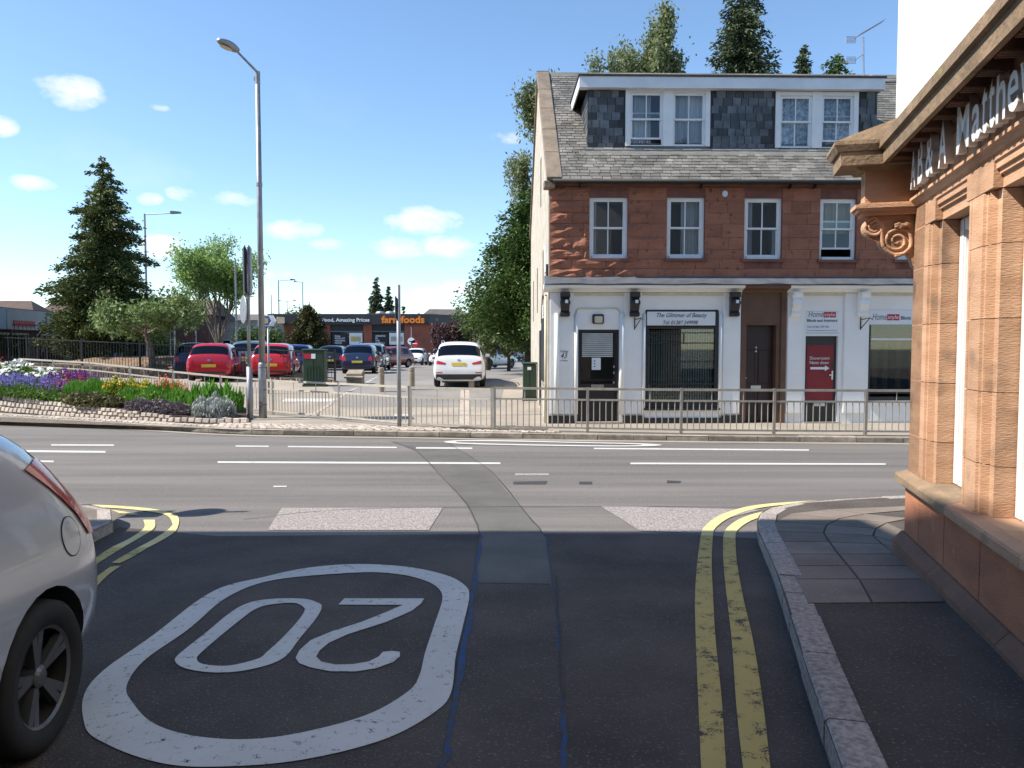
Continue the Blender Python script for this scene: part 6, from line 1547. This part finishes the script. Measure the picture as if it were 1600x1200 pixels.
# ================================================================== BACKGROUND BUILDINGS AND STREET LIGHTS
SM = thing('supermarket', 'low flat-roofed brick supermarket with dark fascia and orange lettering', 'building', (at(672,568,72).x, 72, 0)); W3 = Wall(SM)
def sm(name, mat, *a, parent=SM): return MB().box(*a).build(name, mat, parent)
r3 = W3.rect
fz_b, fz_t = W3.pix(600,507)[1], W3.pix(600,491.5)[1]; xl = W3.pix(420,530)[0]
g1_, g2_ = r3(516,507,568,540), r3(581,507,632,541)
mb = MB(); holed(mb, xl, 0, -.3, fz_b, [g1_, g2_], 0, .4); mb.build('wall', 'brick', SM)
sd3 = (.42, .9)   # side wall runs back to the right
mb = MB(); mb.add([(0,0,-.3),(0,0,fz_b),(5.2,9,fz_b),(5.2,9,-.3)], [(0,1,2,3)]); mb.build('wall', 'brick', SM)
sm('fascia', 'fascia_dark', xl, .02, -.35, .0, fz_b, fz_t); mb = MB(); mb.prism([(.02,-.35),(.02,0),(5.3,9),(5.5,8.8)], 'z', fz_b, fz_t); mb.build('fascia', 'fascia_dark', SM)
mb = MB(); mb.prism([(xl,-.3),(0,-.3),(5.4,9),(5.4,16),(xl,16)], 'z', fz_t-.1, fz_t+.06); mb.build('roof', 'roof_grey', SM)
for g, n in ((g1_, 3), (g2_, 3)):
    o = sm('window', 'fascia_dark', g[0], g[1], .2, .3, g[2], g[3]); w = (g[1]-g[0])/n
    for i in range(n): sm('pane', 'glass_car', g[0]+i*w+.06, g[0]+(i+1)*w-.06, .16, .19, g[2]+.1, g[3]-.75, parent=o)
    sm('blind_box', 'lead', g[0], g[1], .1, .2, g[3]-.7, g[3]-.6, parent=o)
for (x0, x1, lines) in ((518.5,543,'Great\nFOOD AT\nAMAZING\nPRICES'),(582,606,'AMAZING\nIN\nTHE\nBUSINESS')):
    q = r3(x0, 521, x1, 539); o = sm('poster', 'sign_black', q[0], q[1], .1, .14, q[2], q[3]); textmesh(lines, 'sign_white', 'poster_lettering', o, (q[0]+.25, q[1]-.25, q[2]+.1, q[3]-.15), .099, .01, 0, .02)
for x0, x1 in ((545.5,566),(608,631)):
    q = r3(x0, 520, x1, 538.5); o = sm('poster', 'sign_white', q[0], q[1], .1, .14, q[2], q[3]); o2 = sm('poster_picture', 'poster_yellow', q[0]+.15, q[1]-.15, .085, .1, q[2]+.3, q[3]-.35, parent=o)
textmesh('Great Food, Amazing Prices', 'sign_white', 'fascia_lettering', SM, r3(482,497.2,578.5,504.5), -.351, .03, 0, .025)
q = r3(597,494,664,505); textmesh('farmfoods', 'deep_orange', 'fascia_lettering', SM, (q[0]-.03, q[1]+.03, q[2]-.03, q[3]+.03), -.351, .03, 0, .07); textmesh('farmfoods', 'orange', 'fascia_lettering', SM, q, -.385, .03, 0, .03)
for x0 in (583, 599): MB().lathe([(.5,0),(.5,.25),(.35,.42),(0,.46)], (W3.pix(x0,490)[0], 4, fz_t+.05), 12).build('roof_vent', 'galv', SM)
# two round road signs in front of it
for a, col_, nm, cx in ((643,'sign_white','white circular road sign on a thin pole before the brick supermarket',0),(648.2,'sign_red','red no-entry disc on a thin pole before the brick supermarket',1)):
    b = X(a, 67); t = thing('road_sign', nm, 'sign', b); MB().tube([(0,0,0),(0,0,3.3 if not cx else 2.1)], .04, 8).build('pole', 'galv', t)
    mb = MB(); mb.lathe([(.32,-.01),(.32,.01)], (0,0,0), 20); mb.v = [(x, z-.06, y+(2.05 if not cx else 1.85)) for x, y, z in mb.v]; mb.build('disc', col_, t)
    if cx: MB().box(-.2,.2,-.08,-.071,1.81,1.89).build('disc_bar', 'sign_white', t)
    else: MB().box(-.2,.1,-.08,-.071,2.0,2.08, ).build('disc_arrow', 'sign_black', t)
def house(label, base, w, d, hw, hr, rot, wall, roofm, wins=(), hip=True, name='house', chim=False):
    t = thing(name, label, 'building', base, rot); MB().box(-w/2, w/2, 0, d, -.5, hw).build('wall', wall, t)
    mb = MB(); i = w*.28 if hip else 0; e = .35
    mb.add([(-w/2-e,-e,hw),(w/2+e,-e,hw),(w/2+e,d+e,hw),(-w/2-e,d+e,hw),(-w/2+i,d/2,hr),(w/2-i,d/2,hr)], [(0,1,5,4),(1,2,5),(2,3,4,5),(3,0,4),(3,2,1,0)]); rf_ = mb.build('roof', roofm, t)
    if chim: MB().box(w*.2, w*.2+.7, d/2-.3, d/2+.3, hr-.6, hr+.8).build('chimney', 'brick_dark', rf_)
    for x, z, ww, hh in wins:
        o = MB().box(x-ww/2, x+ww/2, -.04, .03, z, z+hh).build('window', 'white_gloss', t); MB().box(x-ww/2+.08, x+ww/2-.08, -.055, -.04, z+.08, z+hh-.08).build('pane', 'glass_car', o)
    return t
house('brick house behind the slim posts, left of the light green tree', X(282,64), 4.6, 7, 4.2, 5.6, R(6), 'brick_dark', 'roof_tile', [(-.8,1,.9,1.2)], False)
house('pale rendered building behind the light green tree', X(352,68), 6.6, 8, 3.9, 4.6, R(-10), 'render_grey', 'roof_grey', [(-1.5,1,.8,1.2),(.2,1,.8,1.2),(1.8,1,.8,1.2)])
house('distant house with brown tiled roof above the shop row', X(92,78), 6.2, 7, 4.0, 6.7, R(4), 'render_grey', 'roof_tile', [(0,1,.9,1.2)], True); house('brown roofed house beyond the low shops at the edge of the view', X(-5,74), 7, 7, 4.0, 6.2, R(4), 'brick_dark', 'roof_tile', (), True)
house('house with grey hipped roof behind the supermarket', X(700,104), 10, 8, 4.2, 6.8, R(10), 'render_grey', 'roof_grey', [(0,1,.9,1.2)], True)
house('long brick terrace far off between the yew and the lamp', X(462,120), 12, 8, 3.2, 4.6, R(5), 'brick_dark', 'roof_grey', [(i*2-5,1,.8,1.1) for i in range(6)], False)
# low row of shops down the left
SR = thing('shop_row', 'low flat-roofed parade of shops with pale blue fascia beyond the fences', 'building', (-24.6, 33, .2), R(98)); HR = 3.2
mb = MB(); MB().box(0, 30, .0, 9, -.4, HR).build('wall', 'brick_dark', SR)
# local x runs away from the camera, local y is to the left: the street face is y = 0
for i in range(7):
    x0 = .4+i*4.2; o = MB().box(x0, x0+3.3, -.06, .02, .25, 2.15).build('shop_window', 'render_grey', SR)
    for j in range(3): MB().box(x0+.08+j*1.08, x0+1.06+j*1.08, -.075, -.06, .35, 2.05).build('pane', 'glass_car', o)
    f = MB().box(x0-.35, x0+3.75, -.75, -.0, 2.3, 3.3).build('fascia_panel', 'fascia_blue' if i % 2 == 0 else 'render_grey', SR)
    if i in (1, 4): MB().box(x0+.2, x0+2.4, -.78, -.75, 2.45, 2.75).build('fascia_stripe', 'red_sheet', f)
MB().box(13, 14.2, -2.2, -2.1, .0, 1.1).build('blue_board', 'blue_panel', SR)
MB().box(-.2, 30.2, -.2, 9.2, HR+.1, HR+.2).build('roof', 'roof_grey', SR)
# palisade fence and red hoarding by the supermarket
pf = thing('palisade_fence', 'grey upright palisade fence with red panels beyond the white saloon', 'fence', X(742,70))
o = origin(pf)
for i in range(34):
    p = X(728+i*1.9, 70+i*.3); MB().box(p.x-.045, p.x+.045, p.y-.02, p.y+.02, 0, 2.2+.1*(i % 2)).build('pale', 'red_sheet' if 4 < i < 15 or 24 < i < 28 else 'galv', pf, True)
MB().box(X(728,70).x, X(792,80).x, 75.4, 75.5, .3, 1.9).build('backing_sheet', 'fascia_dark', pf, True)
wall_t = thing('boundary_hedge', 'dark hedge closing the view right of the palisade fence', 'hedge', X(800,100)); 
n_ = 6000; C = np.column_stack([rng.uniform(X(770,100).x, X(860,100).x, n_), rng.uniform(98,101,n_), rng.uniform(0,3.2,n_)]); quads(*leafset(C, .18), 'foliage', 'leaf_far', wall_t)
# street lights in the distance
def slight(label, a, Y, ytop, arm_px, double=False, head=.5, r_=.07):
    b = X(a, Y); zt = at(a, ytop, Y).z; t = thing('street_lamp', label, 'street lamp', b, 0, 'street lights around the car park'); e = at(arm_px, ytop-2, Y)
    MB().tube([b, Vector((b.x, b.y, zt))], [r_*1.3, r_*.8], 10).build('column', 'galv', t, True)
    for s_ in ((1,-1) if double else (1,)):
        ex = (e.x-b.x)*s_; MB().tube([Vector((b.x, b.y, zt-.05)), Vector((b.x+ex, b.y, zt+.05))], .035, 6).build('arm', 'galv', t, True)
        h0, h1 = sorted((b.x+ex*.82, b.x+ex*1.12)); mb = MB(); mb.prism([(h0,zt),(h1,zt+.03),(h1,zt+.12),(h0+.1,zt+.17),(h0,zt+.15)], 'y', Y-.14, Y+.14); mb.build('lamp_head', 'lead', t, True)
slight('grey street light with long arm behind the tall conifer', 231.5, 50, 334, 276); slight('grey street light with arm to the right, left of the yew', 437, 84, 438, 458); slight('street light with arm to the left, above the yew tip', 474.5, 96, 440.5, 461)
slight('smaller twin-armed street light between the yew and the tall lamp', 450, 120, 470.5, 461, True, r_=.06)
def plainpole(label, a, Y, ytop): 
    b = X(a, Y); t = thing('metal_pole', label, 'pole', b, 0); MB().tube([(0,0,0),(0,0,at(a, ytop, Y).z-b.z)], [.06,.05], 8).build('shaft', 'galv', t); MB().lathe([(.11,0),(.11,.03)], (0,0,0), 8).build('base_plate', 'galv', t)
plainpole('thin pole rising through the light green tree', 370.5, 44, 405); plainpole('thin pale pole far behind the direction sign', 425.5, 95, 461)
for a, y, lab in ((265.5,482,'slim pole left of the brick house'),(274,479,'slim pole in front of the brick house'),(307,505,'short slim pole by the pale rendered building')): plainpole(lab, a, 52, y)
t = thing('direction_sign', 'small pale finger sign between slim poles near the brick house', 'sign', X(270,51.8)); z = at(270,501,51.8).z-t.location.z; MB().box(-.5,.75,-.03,.03,z-.1,z+.14).build('sign_plate', 'render_grey', t); MB().tube([(-.15,.05,0),(-.15,.05,z)], .04, 6).build('post', 'galv', t)

# ================================================================== FLOWER BED PLANTS
def plant(label, name, px0, px1, f, h, mat, n, leaf, depth=.8, ratio=.45, upright=0., flowers=None, dome=True):
    """one drift of planting: foliage mass plus its flowers"""
    a, b = bedpt(px0, f), bedpt(px1, f); c = (a+b)/2; t = thing(name, label, 'plant', c); w = (b-a).length/2; u = (b-a).normalized(); v = Vector((-u.y, u.x, 0))
    def pts(m, lo, hi, rim=1.):
        r = np.sqrt(rng.uniform(0,1,m))*rim; th_ = rng.uniform(0,6.283,m); x = r*np.cos(th_); y = r*np.sin(th_); top = h*np.sqrt(np.maximum(0.05, 1-.75*r*r)) if dome else np.full(m, h)
        top = top*(.8+.25*np.sin(x*9+f*7)*np.cos(y*5)); zz = rng.uniform(lo, hi, m)*top
        g = np.array([c.x, c.y, c.z])+np.outer(x*w, np.array(u))+np.outer(y*depth, np.array(v)); g[:,2] += zz; return g, top
    C, _ = pts(n, 0, 1); quads(*leafset(C, leaf, ratio, (0,0,1), upright), 'foliage', mat, t)
    for (kind, fm, m, sz) in (flowers or ()):
        if kind == 'daisy':
            C, tp = pts(m, .86, 1.06); nn = unit(rng.normal(size=(m,3))*.45+np.array([0,-.35,.8])); a1 = unit(np.cross(nn, rng.normal(size=(m,3)))); b1 = np.cross(nn, a1)
            C = np.repeat(C, 3, 0); ang_ = np.tile([0, 1.05, 2.09], m)[:,None]; a1 = np.repeat(a1, 3, 0); b1 = np.repeat(b1, 3, 0); nn = np.repeat(nn, 3, 0); A = (a1*np.cos(ang_)+b1*np.sin(ang_)); Bq = (b1*np.cos(ang_)-a1*np.sin(ang_)); C = C+nn*np.tile([0,.002,.004], m)[:,None]
            quads(C, A*sz, Bq*sz*.75, 'blooms', fm, t)
        elif kind == 'spike':
            C, tp = pts(m, .75, 1.05); k = 12; C = np.repeat(C, k, 0); C[:,2] += np.tile(np.linspace(0, sz*9, k), m); C[:,:2] += rng.normal(size=(m*k,2))*sz*.55; quads(*leafset(C, sz, .7), 'blooms', fm, t)
        else:
            C, tp = pts(m, .7, 1.05); quads(*leafset(C, sz, .85), 'blooms', fm, t)
plant('bush of white daisies at the back of the flower bed', 'daisy_bush', -70, 84, .72, .78, 'plant_green', 9000, .05, 1.3, flowers=[('daisy','petal_white',330,.085)])
plant('dark red flowers at the edge of the view behind the daisies', 'red_flowers', -60, 10, .95, .95, 'plant_green', 1500, .05, .5, flowers=[('blob','petal_red',500,.04)])
plant('drift of lavender-blue flower spikes across the flower bed', 'blue_salvia', -40, 122, .33, .36, 'plant_green', 6000, .045, .75, .3, .5, flowers=[('spike','petal_blue',330,.022)])
plant('patch of crimson-magenta bedding flowers', 'magenta_flowers', 74, 142, .5, .40, 'plant_green', 2500, .045, .6, flowers=[('blob','petal_magenta',1500,.038)])
plant('purple flower spikes behind the crimson bedding flowers', 'purple_salvia', 82, 150, .78, .5, 'plant_green', 2500, .045, .5, .3, .5, flowers=[('spike','petal_purple',150,.024),('spike','petal_magenta',40,.022)])
plant('low bright green edging plants above the sett bank', 'edging_plants', -60, 118, .07, .28, 'plant_green', 9000, .045, .4, .6)
plant('clump of fine grassy green stems in the middle of the bed', 'grassy_clump', 112, 192, .42, .55, 'plant_bright', 7000, .10, .7, .12, .75)
plant('tall yellow flowers beside the grassy clump', 'yellow_flowers', 170, 192, .4, .66, 'plant_bright', 1500, .06, .4, .3, .5, flowers=[('blob','petal_yellow',420,.034)])
plant('row of golden yellow flowers along the cream railing', 'golden_flowers', 186, 252, .78, .55, 'plant_bright', 4000, .06, .5, .3, .5, flowers=[('blob','petal_yellow',800,.038)])
plant('olive and bronze leafy clumps at the front of the bed', 'bronze_heuchera', 100, 190, .09, .32, 'plant_olive', 4200, .065, .45, .8)
plant('orange and red poker flowers near the railing', 'red_hot_pokers', 246, 286, .75, .58, 'plant_bright', 2200, .12, .5, .1, .8, flowers=[('spike','petal_orange',26,.03),('blob','petal_orange',160,.03)])
plant('mixed green foliage with pale yellow lilies', 'yellow_lilies', 192, 306, .45, .5, 'plant_bright', 9000, .09, .8, .2, .65, flowers=[('blob','petal_yellow',260,.03)])
plant('mauve-grey sage shrub at the front of the bed', 'purple_sage', 196, 302, .1, .36, 'plant_mauve', 8000, .04, .4, .45, .3)
plant('large strap-leaved green plant at the end of the bed', 'strap_leaf_plant', 300, 372, .5, .72, 'plant_bright', 1500, .24, .6, .16, .6)
plant('silver-leaved shrub at the pointed end of the bed', 'silver_shrub', 300, 366, .14, .62, 'plant_silver', 2600, .06, .4, .35, .5)
# details of the near silver car (its left side faces the street)
Ln = 4.0
yr = -Ln/2
sdec('tail_light', [(yr+.06,.78),(yr+.22,.80),(yr+.31,.92),(yr+.46,1.06),(yr+.60,1.17),(yr+.42,1.2),(yr+.2,1.02)], 'lamp_red', .008, 6, 'x', -1)
fc = [(yr+.42+.085*math.cos(t), .84+.085*math.sin(t)) for t in np.linspace(0, 6.283, 25)[:-1]]
me = decal(bv, fc, 'x', -1, .004, 2); me.materials.append(MATS['car_silver']); o = bpy.data.objects.new('fuel_flap', me); link(o, SC)
q = []
for t in np.linspace(0, 6.283, 25):
    h, nn, _, _ = bv.ray_cast(Vector((-4, yr+.42+.088*math.cos(t), .84+.088*math.sin(t))), Vector((1,0,0)))
    if h: q.append(h-nn*(-.002 if nn.x < 0 else .002))
MB().tube(q, .0025, 5).build('flap_seam', 'plastic_dark', SC)
q = []
for z in np.linspace(.25, 1.0, 16):
    h, nn, _, _ = bv.ray_cast(Vector((-4, yr+1.45+.1*(z-.6), z)), Vector((1,0,0)))
    if h: q.append(h)
MB().tube(q, .005, 5).build('door_seam', 'plastic_dark', SC)
